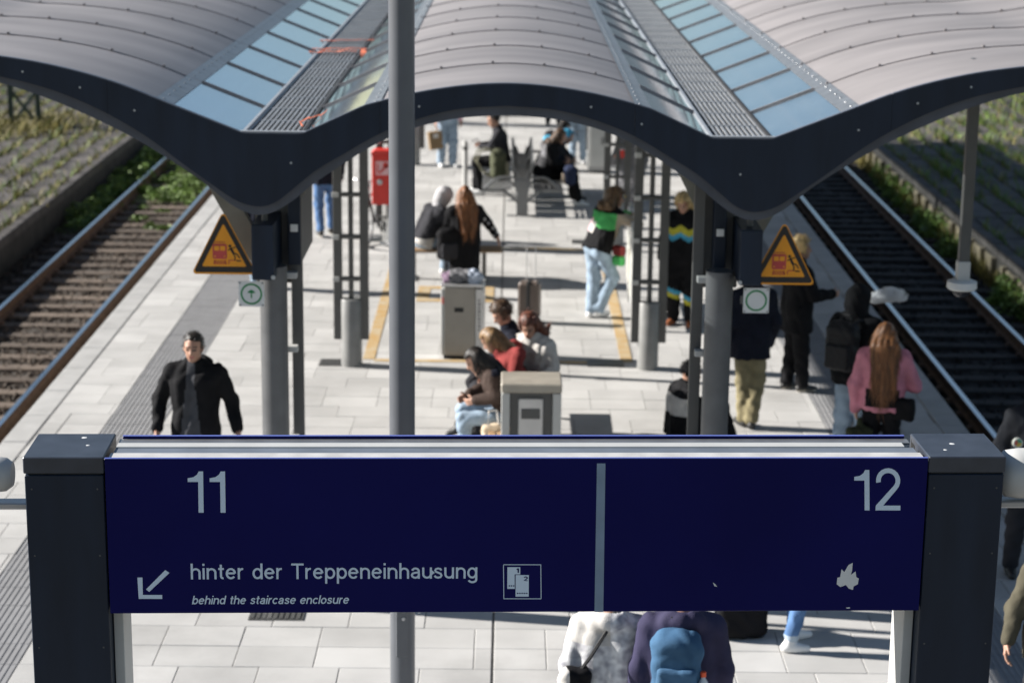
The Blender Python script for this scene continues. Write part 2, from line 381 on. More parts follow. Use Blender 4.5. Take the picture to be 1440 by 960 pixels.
# ------------------------------------------------------------------ weeds
def blades(name, pts, hmin, hmax, wid, m, label, lean=.5):
    n = len(pts); P = np.asarray(pts); a = rng.uniform(0, 6.28, n); h = rng.uniform(hmin, hmax, n); ww = wid * rng.uniform(.6, 1.3, n)
    u = np.stack([np.cos(a), np.sin(a), np.zeros(n)], -1) * ww[:, None]
    le = rng.normal(0, lean, (n, 2)) * h[:, None]
    mid = P + np.stack([le[:, 0] * .35, le[:, 1] * .35, h * .6], -1); tip = P + np.stack([le[:, 0], le[:, 1], h], -1)
    V = np.stack([P - u, P + u, mid + u * .8, mid - u * .8, tip + u * .15, tip - u * .15], 1).reshape(-1, 3)
    k = 6 * np.arange(n)[:, None]; Fq = np.concatenate([k + np.array([[0, 1, 2, 3]]), k + np.array([[3, 2, 4, 5]])])
    return tag(link(name, np_mesh(name, V, Fq, m, False)), label, kind='stuff')
def leaves(name, cent, n_each, m, label, size=.03):
    pts = []; 
    for (cx, cy, cz, r, h) in cent:
        q = rng.normal(0, .45, (n_each, 3)) * [r, r, 0]; q[:, 2] = rng.uniform(0, 1, n_each) ** 1.3 * h * np.exp(-(q[:, 0] ** 2 + q[:, 1] ** 2) / (r * r))
        pts.append(q + [cx, cy, cz])
    P = np.concatenate(pts); n = len(P)
    d1 = rng.normal(0, 1, (n, 3)); d1[:, 2] *= .5; d1 /= np.linalg.norm(d1, axis=1)[:, None]; d2 = np.cross(d1, rng.normal(0, 1, (n, 3))); d2 /= np.linalg.norm(d2, axis=1)[:, None]
    s = size * rng.uniform(.5, 1.4, (n, 1))
    V = np.stack([P - d1 * s, P + d2 * s * .5, P + d1 * s, P - d2 * s * .5], 1).reshape(-1, 3)
    return tag(link(name, np_mesh(name, V, np.arange(4 * n).reshape(-1, 4), m, False)), label, kind='stuff')
def weed_rows(side, xe, zt, y0, y1):
    out = []; 
    for k in range(15):
        x = xe + side * (.21 + k * .5)
        yy = y0
        while yy < y1:
            pf = .5 + .5 * math.sin(x * 2.3 + 1.7 * math.sin(yy * .7)) * math.sin(yy * .55 + x * 1.1)
            dens = int(rng.uniform(0, 1) ** 1.4 * (12 + 58 * pf ** 2)) + (7 if side < 0 else 1)
            q = np.stack([x + rng.normal(0, .035 + .10 * (rng.uniform() < .3 * pf), dens), yy + rng.uniform(0, .35, dens), np.full(dens, zt - .02)], -1); out.append(q); yy += .35
    return np.concatenate(out)
wl = weed_rows(-1, -8.34, zL, 29, 62); m_ = rng.uniform(0, 1, len(wl)) < .75
blades('dry_grass', wl[m_], .05, .17, .010, M_grass, 'yellowish dry grass growing in rows between slabs of the left disused platform')
blades('green_grass', wl[~m_], .08, .24, .011, M_weed, 'green grass tufts among the slabs of the left disused platform')
wr = weed_rows(1, 8.13, zR, 25, 60); m_ = rng.uniform(0, 1, len(wr)) < .45
blades('dry_grass', wr[m_], .06, .22, .010, M_grass, 'dry grass in the joints of the right disused platform')
blades('green_grass', wr[~m_], .08, .30, .012, M_weed, 'green grass tufts in the joints of the right disused platform')
# clumps around the mast foot, on the left track and at the right wall
q = np.stack([rng.normal(-11.1, .8, 1300), rng.normal(45.8, 1.0, 1300), np.full(1300, zL)], -1)
blades('meadow_grass', q, .10, .34, .012, M_grass, 'tall yellow green grass around the lattice mast foot')
c = [(rng.normal(-6.8, .36), rng.uniform(39.5, 50), -.96, rng.uniform(.25, .5), rng.uniform(.12, .28)) for _ in range(60)] + \
    [(rng.normal(-6.7, .3), rng.uniform(36, 40), -.97, rng.uniform(.12, .25), rng.uniform(.06, .12)) for _ in range(10)] + \
    [(rng.normal(-7.98, .14), rng.uniform(36, 48), -1.0, rng.uniform(.2, .4), rng.uniform(.2, .5)) for _ in range(60)]
leaves('track_weeds', c, 260, M_weed, 'leafy green weeds spreading over the left track and its wall foot', .04)
c = [(rng.normal(7.9, .08), rng.choice([30.5, 31.5, 35, 37.2, 37.8, 40, 41.5, 43]) + rng.normal(0, .35), -1.05, rng.uniform(.15, .3), rng.uniform(.25, .6)) for _ in range(70)]
leaves('wall_weeds', c, 240, M_weed, 'bright green weeds at the foot of the right retaining wall', .04)
q = np.stack([rng.normal(7.97, .05, 1500), rng.uniform(28, 46, 1500), np.full(1500, -1.05)], -1)
blades('wall_straw', q, .15, .5, .010, M_grass, 'dry straw hanging at the right retaining wall', .3)
# undergrowth beyond the disused platforms
q = np.concatenate([np.stack([rng.uniform(-40, -18, 7000), rng.uniform(36, 80, 7000), np.full(7000, -1.1)], -1), np.stack([rng.uniform(17.3, 34, 5000), rng.uniform(34, 80, 5000), np.full(5000, -1.1)], -1)])
blades('meadow_grass', q, .2, .7, .02, M_weed, 'rough grass on the ground beyond the disused platforms')

# lattice mast on the left
def lattice_mast(x, y, z0, wdt, h):
    t = empty('lattice_mast', (x, y, z0), .25, 'dark green steel lattice mast standing in grass on the left disused platform', 'mast')
    m = mat('mast_green', (.035, .055, .048), .6, var=.2)
    for sx in (-1, 1):
        for sy in (-1, 1):
            b = MB(); b.bar((sx * wdt / 2, sy * .2, -.05), (sx * wdt / 2 * .7, sy * .15, h), .12, .02, (0, 1, 0)); b.bar((sx * wdt / 2 - sx * .05, sy * .2, -.05), (sx * wdt / 2 * .7 - sx * .05, sy * .15, h), .02, .12, (0, 1, 0)); b.build('leg', m, t)
    n = 9
    for i in range(n):
        za, zb = h * i / n, h * (i + 1) / n; wa, wb = wdt / 2 * (1 - .3 * i / n), wdt / 2 * (1 - .3 * (i + 1) / n)
        for sy in (-1, 1):
            MB().bar((-wa, sy * .19, za), (wb, sy * .19, zb), .05, .03, (0, 1, 0)).build('brace', m, t)
            MB().bar((wa, sy * .17, za), (-wb, sy * .17, zb), .05, .03, (0, 1, 0)).build('brace', m, t)
    for sx in (-1, 1): MB().box(sx * wdt / 2 - .16, sx * wdt / 2 + .16, -.35, .35, -.3, .03, .02).build('footing', M_conc, t)
lattice_mast(-11.1, 46.2, zL, .62, 7.5)
# ------------------------------------------------------------------ canopy
YF, YB = 15.1, 46.6; BAY = 1.5
def hermite(pts, x):
    px = np.array([p[0] for p in pts]); pz = np.array([p[1] for p in pts]); d = np.gradient(pz, px)
    i = np.clip(np.searchsorted(px, x) - 1, 0, len(px) - 2); h = px[i + 1] - px[i]; t = (x - px[i]) / h
    return (2*t**3-3*t**2+1)*pz[i] + (t**3-2*t**2+t)*h*d[i] + (-2*t**3+3*t**2)*pz[i+1] + (t**3-t**2)*h*d[i+1]
P_mid = [(-1.068, 4.118), (-.8, 4.19), (-.5, 4.250), (0, 4.293), (.5, 4.250), (.8, 4.19), (1.068, 4.118)]
P_out = [(2.507, 4.11), (2.9, 4.262), (3.38, 4.39), (3.8, 4.456), (4.25, 4.492), (4.55, 4.505), (4.85, 4.548), (5.2, 4.615), (5.55, 4.675), (5.85, 4.72)]
VC, GH = 1.755, .222
def ztop(x):
    a = np.abs(x)
    return np.where(a <= 1.068, hermite(P_mid, np.clip(a, 0, 1.068)), np.where(a <= VC - GH, 4.118 + (a - 1.068) / (VC - GH - 1.068) * (3.903 - 4.118),
           np.where(a <= VC + GH, 3.903, np.where(a <= 2.507, 3.903 + (a - VC - GH) / (2.507 - VC - GH) * (4.11 - 3.903), hermite(P_out, np.clip(a, 2.507, 5.85))))))
FACE = [(0, 4.144), (.4, 4.108), (.694, 4.03), (.918, 3.942), (1.228, 3.767), (1.448, 3.632), (1.62, 3.49), (1.72, 3.41), (1.83, 3.365), (1.95, 3.375), (2.06, 3.42), (2.142, 3.475), (2.404, 3.662), (2.686, 3.875), (2.925, 4.02), (3.379, 4.22), (3.797, 4.323), (4.3, 4.375), (4.6, 4.39), (4.9, 4.43), (5.3, 4.51), (5.85, 4.61)]
LIP = [(0, 4.07), (.4, 4.035), (.694, 3.965), (.918, 3.875), (1.073, 3.79), (1.293, 3.645), (1.449, 3.54), (1.60, 3.415), (1.72, 3.335), (1.83, 3.295), (1.95, 3.305), (2.06, 3.355), (2.284, 3.534), (2.583, 3.735), (2.808, 3.87), (3.017, 3.975), (3.487, 4.174), (3.8, 4.270), (4.3, 4.325), (4.6, 4.34), (4.9, 4.38), (5.3, 4.46), (5.85, 4.56)]
canopy = empty('platform_canopy', (-.02, YF, 0), 0, 'wavy three arched grey metal platform canopy with dark fascia and glass valleys', 'canopy')
def sweep(xs, y0, y1, t, name, m, dz=0.0):
    xs = np.asarray(xs); z = ztop(xs) + dz; n = len(xs)
    v = [(x, yy, zz - k * t) for k in (0, 1) for yy in (y0, y1) for x, zz in zip(xs, z)]
    f = [(i, i + 1, n + i + 1, n + i) for i in range(n - 1)] + [(2*n + n + i, 2*n + n + i + 1, 2*n + i + 1, 2*n + i) for i in range(n - 1)]
    f += [(2*n + i, 2*n + i + 1, i + 1, i) for i in range(n - 1)] + [(n + i, n + i + 1, 3*n + i + 1, 3*n + i) for i in range(n - 1)]
    f += [(0, n, 3*n, 2*n), (2*n - 1, n - 1, 3*n - 1, 4*n - 1)]
    return MB().add(v, f).mesh(name, m, True)
arcs = [np.linspace(-1.068, 1.068, 29), np.linspace(2.507, 5.85, 40), np.linspace(-5.85, -2.507, 40)]
glz = [np.linspace(1.072, VC - GH - .006, 3), np.linspace(-(VC - GH - .006), -1.072, 3), np.linspace(VC + GH + .006, 2.503, 3), np.linspace(-2.503, -(VC + GH + .006), 3)]
sheet = [sweep(a, .006, BAY - .006, .03, 'roof_sheet', M_roof) for a in arcs]
for m_ in sheet: m_.set_sharp_from_angle(angle=R(40))
pane = [sweep(a, .012, BAY - .012, .012, 'glass_pane', M_glass, .004) for a in glz]
for m_ in pane: m_.polygons.foreach_set('use_smooth', [False] * len(m_.polygons))
def seam_mesh(a):
    b = MB(); xs = a; z = ztop(xs); 
    vs = []; n = len(xs)
    for dy, dz in ((-.009, -.01), (-.007, .009), (.007, .009), (.009, -.01)):
        vs += [(x, dy, zz + dz) for x, zz in zip(xs, z)]
    f = []
    for r_ in range(3): f += [(r_*n + i, (r_*n + i + 1), (r_+1)*n + i + 1, (r_+1)*n + i) for i in range(n - 1)]
    b.add(vs, [q[::-1] for q in f])
    for x in np.arange(a[0] + .1, a[-1] - .05, .42): b.box(x - .010, x + .010, -.013, .013, float(ztop(x)) + .010, float(ztop(x)) + .024)
    return b.mesh('seam_rib', M_seam)
seams = [seam_mesh(a) for a in arcs]; bars = []
for a in glz:
    b = MB(); b.bar((a[0], 0, float(ztop(a[0])) + .008), (a[-1], 0, float(ztop(a[-1])) + .008), .018, .024, (0, 0, 1)); bars.append(b.mesh('glazing_bar', M_seam))
# flashing with rivets where metal meets glass
fl = []
for a, s in ((arcs[0][0], 1), (arcs[0][-1], -1), (arcs[1][0], 1), (arcs[2][-1], -1)):
    b = MB(); xs = np.linspace(a - s * .006, a + s * .12, 4); z = ztop(np.where(abs(xs) < 1.2, np.clip(xs, -1.068, 1.068), xs)) + .009
    for i in range(3):
        b.add([(xs[i], .01, z[i]), (xs[i+1], .01, z[i+1]), (xs[i+1], BAY - .01, z[i+1]), (xs[i], BAY - .01, z[i])], [(0, 1, 2, 3) if s > 0 else (3, 2, 1, 0)])
    for k in range(6): b.lathe([(0, .006), (.009, .004), (.011, 0)], (a + s * .075, .12 + k * .25, float(ztop(a + s * .075)) + .009), 6)
    fl.append(b.mesh('flashing', M_galv))
# gratings in the valleys
gb = MB(); GL = .748
for k in range(11): x = -GH + .02 + k * (2 * GH - .04) / 10; gb.box(x - .0075, x + .0075, .01, GL - .01, -.035, .002)
gb.box(-GH + .004, GH - .004, 0, .012, -.035, .004); gb.box(-GH + .004, GH - .004, GL - .012, GL, -.035, .004)
gm = gb.mesh('grating', M_grate)
nb = int((YB - YF) / BAY)
for k in range(nb):
    for i in range(3):
        link('roof_sheet', sheet[i], canopy, (0, k * BAY, 0)); link('seam_rib', seams[i], canopy, (0, k * BAY, 0)) if k else None
    for i in range(4):
        link('glass_pane', pane[i], canopy, (0, k * BAY, 0)); link('flashing', fl[i], canopy, (0, k * BAY, 0))
        if k: link('glazing_bar', bars[i], canopy, (0, k * BAY, 0))
    for s in (-1, 1):
        for h_ in (0, 1): link('grating', gm, canopy, (s * VC, k * BAY + h_ * .75 + .01, 3.905))
for s in (-1, 1):
    L = nb * BAY
    b = MB(); b.box(s * VC - GH + .03, s * VC + GH - .03, .05, L, 3.74, 3.80); b.build('gutter', M_black, canopy)
    for q in (-1, 1):
        e = s * VC + q * (GH + .002)
        MB().box(min(e, e + q * .0) - .012, e + .012, .02, L, 3.84, 3.925).build('gutter_rim', M_alu if (q == -1) else M_black, canopy)
        MB().box(s * VC + q * (GH - .012) - .008, s * VC + q * (GH - .012) + .008, .05, L, 3.75, 3.87).build('gutter_wall', M_post, canopy)
    MB().box(s * VC - .13, s * VC + .13, .15, L, 3.42, 3.735).build('valley_beam', M_post, canopy)
# fascia
def fascia(pts, dtop, y0, y1, xa, xb, name, m, top=None):
    xs = np.linspace(xa, xb, max(6, int((xb - xa) / .035))); lo = hermite(pts, np.abs(xs)); hi = ztop(xs) + dtop if top is None else hermite(top, np.abs(xs)) + dtop
    n = len(xs); v = [(x, yy, zz) for yy in (y0, y1) for zs in (lo, hi) for x, zz in zip(xs, zs)]; f = []
    for i in range(n - 1):
        f += [(i, i+1, n+i+1, n+i), (2*n+i+1, 2*n+i, 3*n+i, 3*n+i+1), (n+i, n+i+1, 3*n+i+1, 3*n+i), (i+1, i, 2*n+i, 2*n+i+1)]
    f += [(0, n, 3*n, 2*n), (n-1, 3*n-1, 4*n-1, 2*n-1)]
    o = MB().add(v, f).build(name, m, canopy); return o
cuts = [-5.85, -2.98, -.95, .95, 2.86, 5.85]
for a, c in zip(cuts[:-1], cuts[1:]):
    fascia(FACE, .012, -.035, .004, a + .001, c - .001, 'fascia_panel', M_dark)
    fascia(LIP, .03, .008, .06, a, c, 'fascia_lip', M_lip, top=FACE)
    fascia(FACE, .012, nb * BAY + .01, nb * BAY + .05, a, c, 'rear_fascia', M_dark)
    xs = np.linspace(a + .004, c - .004, 40); edge = MB(); 
    for i in range(39): edge.bar((xs[i], -.018, float(ztop(xs[i])) + .016), (xs[i+1], -.018, float(ztop(xs[i+1])) + .016), .036, .008)
    edge.build('fascia_cap', mat('fascia_cap', (.10, .11, .14), .4), canopy)
for x in (-3.60, -2.98 - .2, -2.98 + .2, -1.62, -.66, .62, 1.0, 1.75, 2.62, 3.05, 3.44, -4.4, 4.4):
    zz = float(hermite(FACE, abs(x)) + ztop(np.array(x))) / 2
    MB().lathe([(0, -.005), (.007, -.004), (.009, 0)], (x, -.036, zz), 8, 'y').build('fascia_bolt', M_lgrey, canopy)
for s in (-1, 1): MB().box(s * VC - GH - .03, s * VC + GH + .03, -.03, .02, 3.923, 3.932).build('valley_edge', M_alu, canopy)
# red and white barrier tape left lying across the left grating
M_tape = mat('barrier_tape', (.62, .16, .07), .5, var=.5, scale=5)
tp = tag(MB().box(0, .001, 0, .001, 0, .001).build('barrier_tape', M_tape), 'orange barrier tape lying across the left valley grating', 'tape')
tm_ = MB()
for (xa, ya, xb, yb) in ((-2.08, 22.15, -1.5, 22.3), (-2.1, 21.25, -1.52, 21.35), (-2.12, 20.9, -1.6, 21.1), (-1.54, 21.3, -1.5, 20.6)):
    n = 8
    for i in range(n):
        p = [(xa + (xb - xa) * t, ya + (yb - ya) * t, 3.925 + .012 * abs(math.sin(t * 9 + xa * 7))) for t in (i / n, (i + 1) / n)]
        tm_.bar(p[0], p[1], .055, .004)
tp.data = tm_.mesh('barrier_tape', M_tape)
tm_ = MB(); pts = [(-1.58, 15.35), (-1.62, 15.55), (-1.57, 15.8), (-1.5, 15.95), (-1.46, 16.3)]
for p, q in zip(pts[:-1], pts[1:]): tm_.bar((p[0], p[1], 3.935), (q[0], q[1], 3.945), .012, .004)
tag(tm_.build('barrier_tape', M_tape), 'short scrap of reddish tape at the near end of the left grating', 'tape')

# ------------------------------------------------------------------ canopy columns
def cpart(b, name, m, smooth=False):
    o = b.build(name, m, canopy)
    if smooth: smooth_edges(o)
    return o
for k in range(5):
    yc = .5 + 7.7 * k
    for s, X in ((-1, -1.83), (1, 1.68)):
        if k == 0:
            cpart(MB().lathe([(.108, 0), (.108, 2.80), (0, 2.80)], (X, yc, 0), 28), 'round_column', mat('round_column_paint', (.112, .114, .118), .36), True)
            xi = X - s * .165 + (0 if s < 0 else .01)
            cpart(MB().box(xi - .045, xi + .045, yc + .17, yc + .23, 0, 3.5, .006), 'flat_post', M_post)
            for z_ in (.55, 1.35, 2.1, 2.7): cpart(MB().box(min(X, xi) - .01, max(X, xi) + .01, yc + .09, yc + .168, z_ - .025, z_ + .025, .005), 'bracket', M_lgrey)
        else:
            cpart(MB().lathe([(0, 0), (.125, 0), (.125, .80), (.118, .81), (0, .81)], (X, yc, 0), 24), 'column_base', mat('base_grey', (.21, .21, .205), .42), True)
            cpart(MB().lathe([(.030, .81), (.030, 3.6)], (X, yc, 0), 12), 'rain_pipe', M_post, True)
            for q in (-1, 1): cpart(MB().box(X + q * .155 - .052, X + q * .155 + .052, yc - .03, yc + .03, .32, 3.6, .005), 'flat_post', M_post)
            for z_ in (1.05, 1.55, 2.05, 2.55, 3.05):
                cpart(MB().box(X - .10, X + .10, yc - .045, yc + .045, z_ - .022, z_ + .022, .005), 'bracket', M_post)
                cpart(MB().box(X - .215, X - .135, yc - .055, yc - .032, z_ - .028, z_ + .028, .004), 'clamp', M_lgrey)
        # inclined struts up into the valley
        a = Vector((X + s * .09, yc + .35, 2.85)); e = Vector((X - s * .31, yc + .45, 3.62))
        cpart(MB().bar(a, e, .12, .10, (0, 1, 0)), 'strut', mat('strut_paint', (.22, .21, .175), .55))
        e2 = Vector((X + s * .72, yc + .45, 3.82)); cpart(MB().bar(Vector((X + s * .12, yc + .35, 2.75)), e2, .15, .10, (0, 1, 0)), 'strut', MATS['strut_paint'])
        cpart(MB().box(X - .17, X + .17, yc + .28, yc + .52, 2.60, 3.50, .01), 'column_head', M_post)
        # cable housings
        bx = -1.875 if s < 0 else 1.885
        if k == 0:
            cpart(MB().box(bx - .085, bx + .085, yc - .30, yc + .9, 2.745, 3.18, .006), 'cable_housing', M_dark)
            b2 = X - s * .03
            bi = bx - s * .20
            cpart(MB().box(bi - .05, bi + .05, yc + .12, yc + 1.1, 2.78, 3.34, .006), 'cable_housing', M_dark)
            cpart(MB().box(bi - .03, bi + .03, yc + .108, yc + .119, 3.05, 3.11, .004), 'switch_plate', M_white)
            cpart(MB().lathe([(.025, 3.175), (.025, 3.45)], (bx, yc - .12, 0), 10), 'hanger', M_post, True)
            cpart(MB().lathe([(0, -.012), (.016, -.012), (.018, 0)], (bx - s * .08, yc - .304, 2.77), 8, 'y'), 'rivet', M_lgrey)
# hanging dome on the right wing
cd = empty('hanging_dome_camera', (3.66, 16.0, 2.58), 0, 'white dome camera on a dark square tube hanging from the right canopy wing', 'camera')
MB().box(-.042, .042, -.042, .042, .20, 1.86, .004).build('drop_tube', M_post, cd)
MB().box(-.05, .05, -.05, .05, .08, .24, .006).build('junction_box', M_lgrey, cd)
smooth_edges(MB().lathe([(0, .085), (.08, .085), (.118, .07), (.122, .02), (.105, .005), (0, .005)], (0, 0, 0), 28).build('housing', M_white, cd))
smooth_edges(MB().lathe([(.075, .004), (.07, -.03), (.045, -.055), (0, -.065)], (0, 0, 0), 24).build('dome', mat('dome_glass', (.03, .03, .035), .1), cd))

# warning triangles and round-symbol plates on the canopy columns
def rtri(cx, z0, wd, ht, r):
    pts = []; cs = [(cx - wd/2, z0), (cx + wd/2, z0), (cx, z0 + ht)]
    for i in range(3):
        p = Vector(cs[i]); a = (Vector(cs[i-1]) - p).normalized(); c = (Vector(cs[(i+1) % 3]) - p).normalized()
        ang = a.angle(c); d = r / math.tan(ang/2); cen = p + (a + c).normalized() * (r / math.sin(ang/2)); s_, e_ = p + a*d, p + c*d
        a0 = math.atan2(s_.y - cen.y, s_.x - cen.x); a1 = math.atan2(e_.y - cen.y, e_.x - cen.x)
        while a1 < a0: a1 += 2*math.pi
        pts += [(cen.x + r*math.cos(a0 + (a1-a0)*k/5), cen.y + r*math.sin(a0 + (a1-a0)*k/5)) for k in range(6)]
    return pts
def rrect(x0, x1, z0, z1, r, n=3):
    pts = []
    for cx, cz, a0 in ((x1-r, z0+r, -90), (x1-r, z1-r, 0), (x0+r, z1-r, 90), (x0+r, z0+r, 180)):
        pts += [(cx + r*math.cos(R(a0 + 90*k/n)), cz + r*math.sin(R(a0 + 90*k/n))) for k in range(n+1)]
    return pts
def strip(b, a, c, wd, y0, y1):
    a, c = Vector(a), Vector(c); t = (c-a).normalized(); n_ = Vector((t.y, -t.x)) * wd/2
    return b.plate([tuple(a+n_), tuple(c+n_), tuple(c-n_), tuple(a-n_)][::1], y0, y1)
def disc(b, cx, cz, r, y0, y1, n=14): return b.plate([(cx + r*math.cos(2*math.pi*k/n), cz + r*math.sin(2*math.pi*k/n)) for k in range(n)], y0, y1)
def warning(x, z0, y, label):
    t = empty('warning_sign', (x, y, z0), 0, label, 'warning sign', 'warning triangles under the canopy')
    t.scale = (1.06, 1, 1.06)
    MB().plate(rtri(0, 0, .485, .475, .022), 0, .006).build('plate', M_orange, t)
    o, i_ = rtri(0, .014, .455, .445, .018), rtri(0, .058, .33, .322, .008); n = len(o)
    b = MB(); b.add([(p[0], -.0015, p[1]) for p in o] + [(p[0], -.0015, p[1]) for p in i_], [(k, (k+1) % n, n + (k+1) % n, n + k) for k in range(n)]); b.build('black_band', M_sblack, t)
    b = MB(); b.plate(rrect(-.082, .022, .115, .228, .012), -.003, -.0005)
    for q in (-1, 1): strip(b, (-.03 + q*.035, .105), (-.03 + q*.045, .075), .008, -.003, -.0005)
    for zz in (.098, .087, .077): strip(b, (-.075, zz), (.015, zz), .004, -.003, -.0005)
    strip(b, (-.07, .24), (.01, .24), .005, -.003, -.0005); strip(b, (.035, .105), (.085, .105), .006, -.003, -.0005); strip(b, (.035, .105), (.035, .077), .006, -.003, -.0005)
    tr = b.build('pictogram', M_dred, t)
    for w0 in (-.07, -.026): MB().plate(rrect(w0, w0 + .036, .178, .212, .004), -.005, -.0032).build('window', M_orange, tr)
    for c0 in (-.066, .006): disc(MB(), c0, .135, .006, -.005, -.0032, 8).build('headlight', M_orange, tr)
    b = MB(); disc(b, .045, .212, .011, -.003, -.0005)
    for a, c, w_ in (((.05, .198), (.07, .158), .018), ((.055, .195), (.03, .180), .007), ((.055, .195), (.09, .204), .007), ((.068, .16), (.098, .150), .009), ((.098, .150), (.115, .122), .008), ((.066, .16), (.082, .130), .009), ((.082, .130), (.078, .104), .008), ((.09, .102), (.125, .102), .009)): strip(b, a, c, w_, -.003, -.0005)
    b.build('figure', M_sblack, t)
    return t
warning(-2.215, 2.755, 15.46, 'orange warning triangle with train pictogram on the left canopy column')
warning(2.135, 2.722, 15.46, 'orange warning triangle with train pictogram on the right canopy column')
def ring_sign(x, z0, y, arrow, label):
    t = empty('round_symbol_sign', (x, y, z0), 0, label, 'sign', 'white plates with a green ring')
    MB().plate(rrect(-.1, .1, 0, .2, .006), 0, .004).build('plate', M_white, t)
    n = 32; b = MB(); r0, r1 = .085, .070
    b.add([(r0*math.cos(2*math.pi*k/n), -.0012, .1 + r0*math.sin(2*math.pi*k/n)) for k in range(n)] + [(r1*math.cos(2*math.pi*k/n), -.0012, .1 + r1*math.sin(2*math.pi*k/n)) for k in range(n)], [(k, (k+1) % n, n+(k+1) % n, n+k) for k in range(n)])
    b.build('green_ring', M_green, t)
    if arrow:
        b = MB(); strip(b, (0, .068), (0, .112), .011, -.0025, -.0005); b.plate([(-.032, .108), (.032, .108), (.02, .124), (0, .135), (-.02, .124)], -.0025, -.0005); b.build('arrow', M_green, t)
    for q in (-1, 1):
        for zz in (.012, .188): disc(MB(), 0, 0, 0, 0, 0); MB().lathe([(0, -.003), (.006, -.0025), (.007, 0)], (q*.088, -.0005, zz), 8, 'y').build('screw', M_post, t)
    MB().box(-.03, .10 if x < 0 else .03, .0045, .02, .07, .13).build('bracket', M_post, t) if x < 0 else MB().box(-.12, .03, .0045, .02, .07, .13).build('bracket', M_post, t)
ring_sign(-2.005, 2.505, 15.44, True, 'white square plate with green ring and arrow on left column')
ring_sign(1.935, 2.497, 15.44, False, 'white square plate with empty green ring on right column')
# ------------------------------------------------------------------ direction sign on two box posts
sg = empty('platform_sign', (.06, 8.875, 0), math.atan2(.15, 3.768), 'long dark blue platform direction sign for tracks 11 and 12 on grey box posts', 'sign')
def spart(b, name, m, parent=None, smooth=False):
    o = b.build(name, m, parent or sg)
    if smooth: smooth_edges(o)
    return o
ZT, ZB, HW = 3.318, 2.570, 1.885
for s, (xa, xb) in ((-1, (-2.25, -1.893)), (1, (1.893, 2.245))):
    p = spart(MB().box(xa, xb, 0.0, .37, 0, 3.236, .004), 'box_post', M_dark)
    spart(MB().box(xa - .004, xb + .004, -.006, .376, 3.244, 3.322, .005), 'post_cap', mat('cap_paint', (.034, .040, .054), .36, var=.2, scale=9, spec=.6))
    spart(MB().box(xa + .012, xb - .012, .01, .36, 3.2365, 3.2438), 'cap_gap', M_black)
    for zz in (3.17, 2.85, 2.4, 2.1):
        for xx in (xa + .03, xb - .03): spart(MB().lathe([(0, -.002), (.004, -.0018), (.005, 0)], (xx, 0, zz), 6, 'y'), 'rivet', M_post, p)
    xi = xb if s < 0 else xa
    spart(MB().box(*(sorted((xi - s * .004, xi - s * .050))), .10, .34, 0, ZB - .005, .003), 'inner_upright', M_lgrey)
    # loudspeaker on the outside of each post
    xo = xa if s < 0 else xb
    q_, gp = (.66, .085) if s < 0 else (.93, .022)
    smooth_edges(MB().lathe([(0, 0), (.085 * q_, .0), (.118 * q_, .03), (.128 * q_, .09), (.128 * q_, .34), (.11 * q_, .40), (0, .41)], (0, 0, 0), 28, 'x').build('loudspeaker', M_lgrey, sg, loc=(xo + s * gp, .16, 3.19), rz=0 if s > 0 else math.pi))
    for k_ in range(2): MB().lathe([(0, .0015), (.004, .0012), (.009 + .004 * k_, 0)], (random.uniform(xa + .05, xb - .05), random.uniform(.08, .32), 3.3222), 9).build('dropping', M_white, sg)
    spart(MB().box(*(sorted((xo + s * .002, xo + s * .38))), .12, .20, 3.030, 3.062, .006), 'speaker_bracket', M_alu)
    spart(MB().box(*(sorted((xo + s * .24, xo + s * .27))), .14, .18, 3.062, 3.09), 'speaker_stem', M_alu)
# casing
spart(MB().box(-HW, HW, -.008, .004, ZB, ZT - .003, .002), 'front_panel', M_blue)
spart(MB().box(-HW, HW, -.009, .006, ZT - .0028, ZT), 'front_edge', M_blueedge)
spart(MB().box(-HW + .03, HW - .03, .350, .362, ZB, ZT - .003, .002), 'rear_panel', M_blue)
spart(MB().box(-HW + .03, HW - .03, .348, .365, ZT - .0028, ZT), 'rear_edge', M_blueedge)
spart(MB().box(-HW + .01, HW - .01, .0065, .115, ZT - .018, ZT - .012), 'front_ledge', mat('ledge_dusty', (.52, .51, .49), .6, metal=.2, var=.12, scale=9))
spart(MB().box(-HW + .02, HW - .02, .118, .205, ZT - .030, ZT - .016), 'cable_tray', mat('tray_grey', (.13, .15, .18), .5))
spart(MB().box(-HW + .02, HW - .06, .207, .272, ZT - .022, ZT - .010, .002), 'cover_strip', M_lgrey)
spart(MB().box(-HW + .02, HW - .02, .275, .347, ZT - .022, ZT - .014), 'rear_ledge', M_galv)
spart(MB().box(-HW + .005, HW - .005, .01, .345, ZB + .004, ZB + .012), 'bottom_plate', M_dark)
for s in (-1, 1): spart(MB().box(*sorted((s * (HW - .002), s * (HW - .012))), .0065, .345, ZB + .013, ZT - .08), 'end_plate', M_dark)
def sxy(px, py):
    u = (px - 147) / 1158
    for _ in range(3):
        yt, yb = 645 - 2 * u, 862 - 7 * u; t = (py - yt) / (yb - yt); xl, xr = 147 + 5 * t, 1305 - 15 * t; u = (px - xl) / (xr - xl)
    return -HW + u * 2 * HW, ZT - t * (ZT - ZB)
def arc(cx, cy, rx, ry, a0, a1, n=12): return [(cx + rx * math.cos(R(a0 + (a1 - a0) * k / n)), cy + ry * math.sin(R(a0 + (a1 - a0) * k / n))) for k in range(n + 1)]
BOWL_R = arc(.42, .5, .32, .41, 0, 360, 24); BOWL_L = arc(.38, .5, .32, .41, 0, 360, 24)
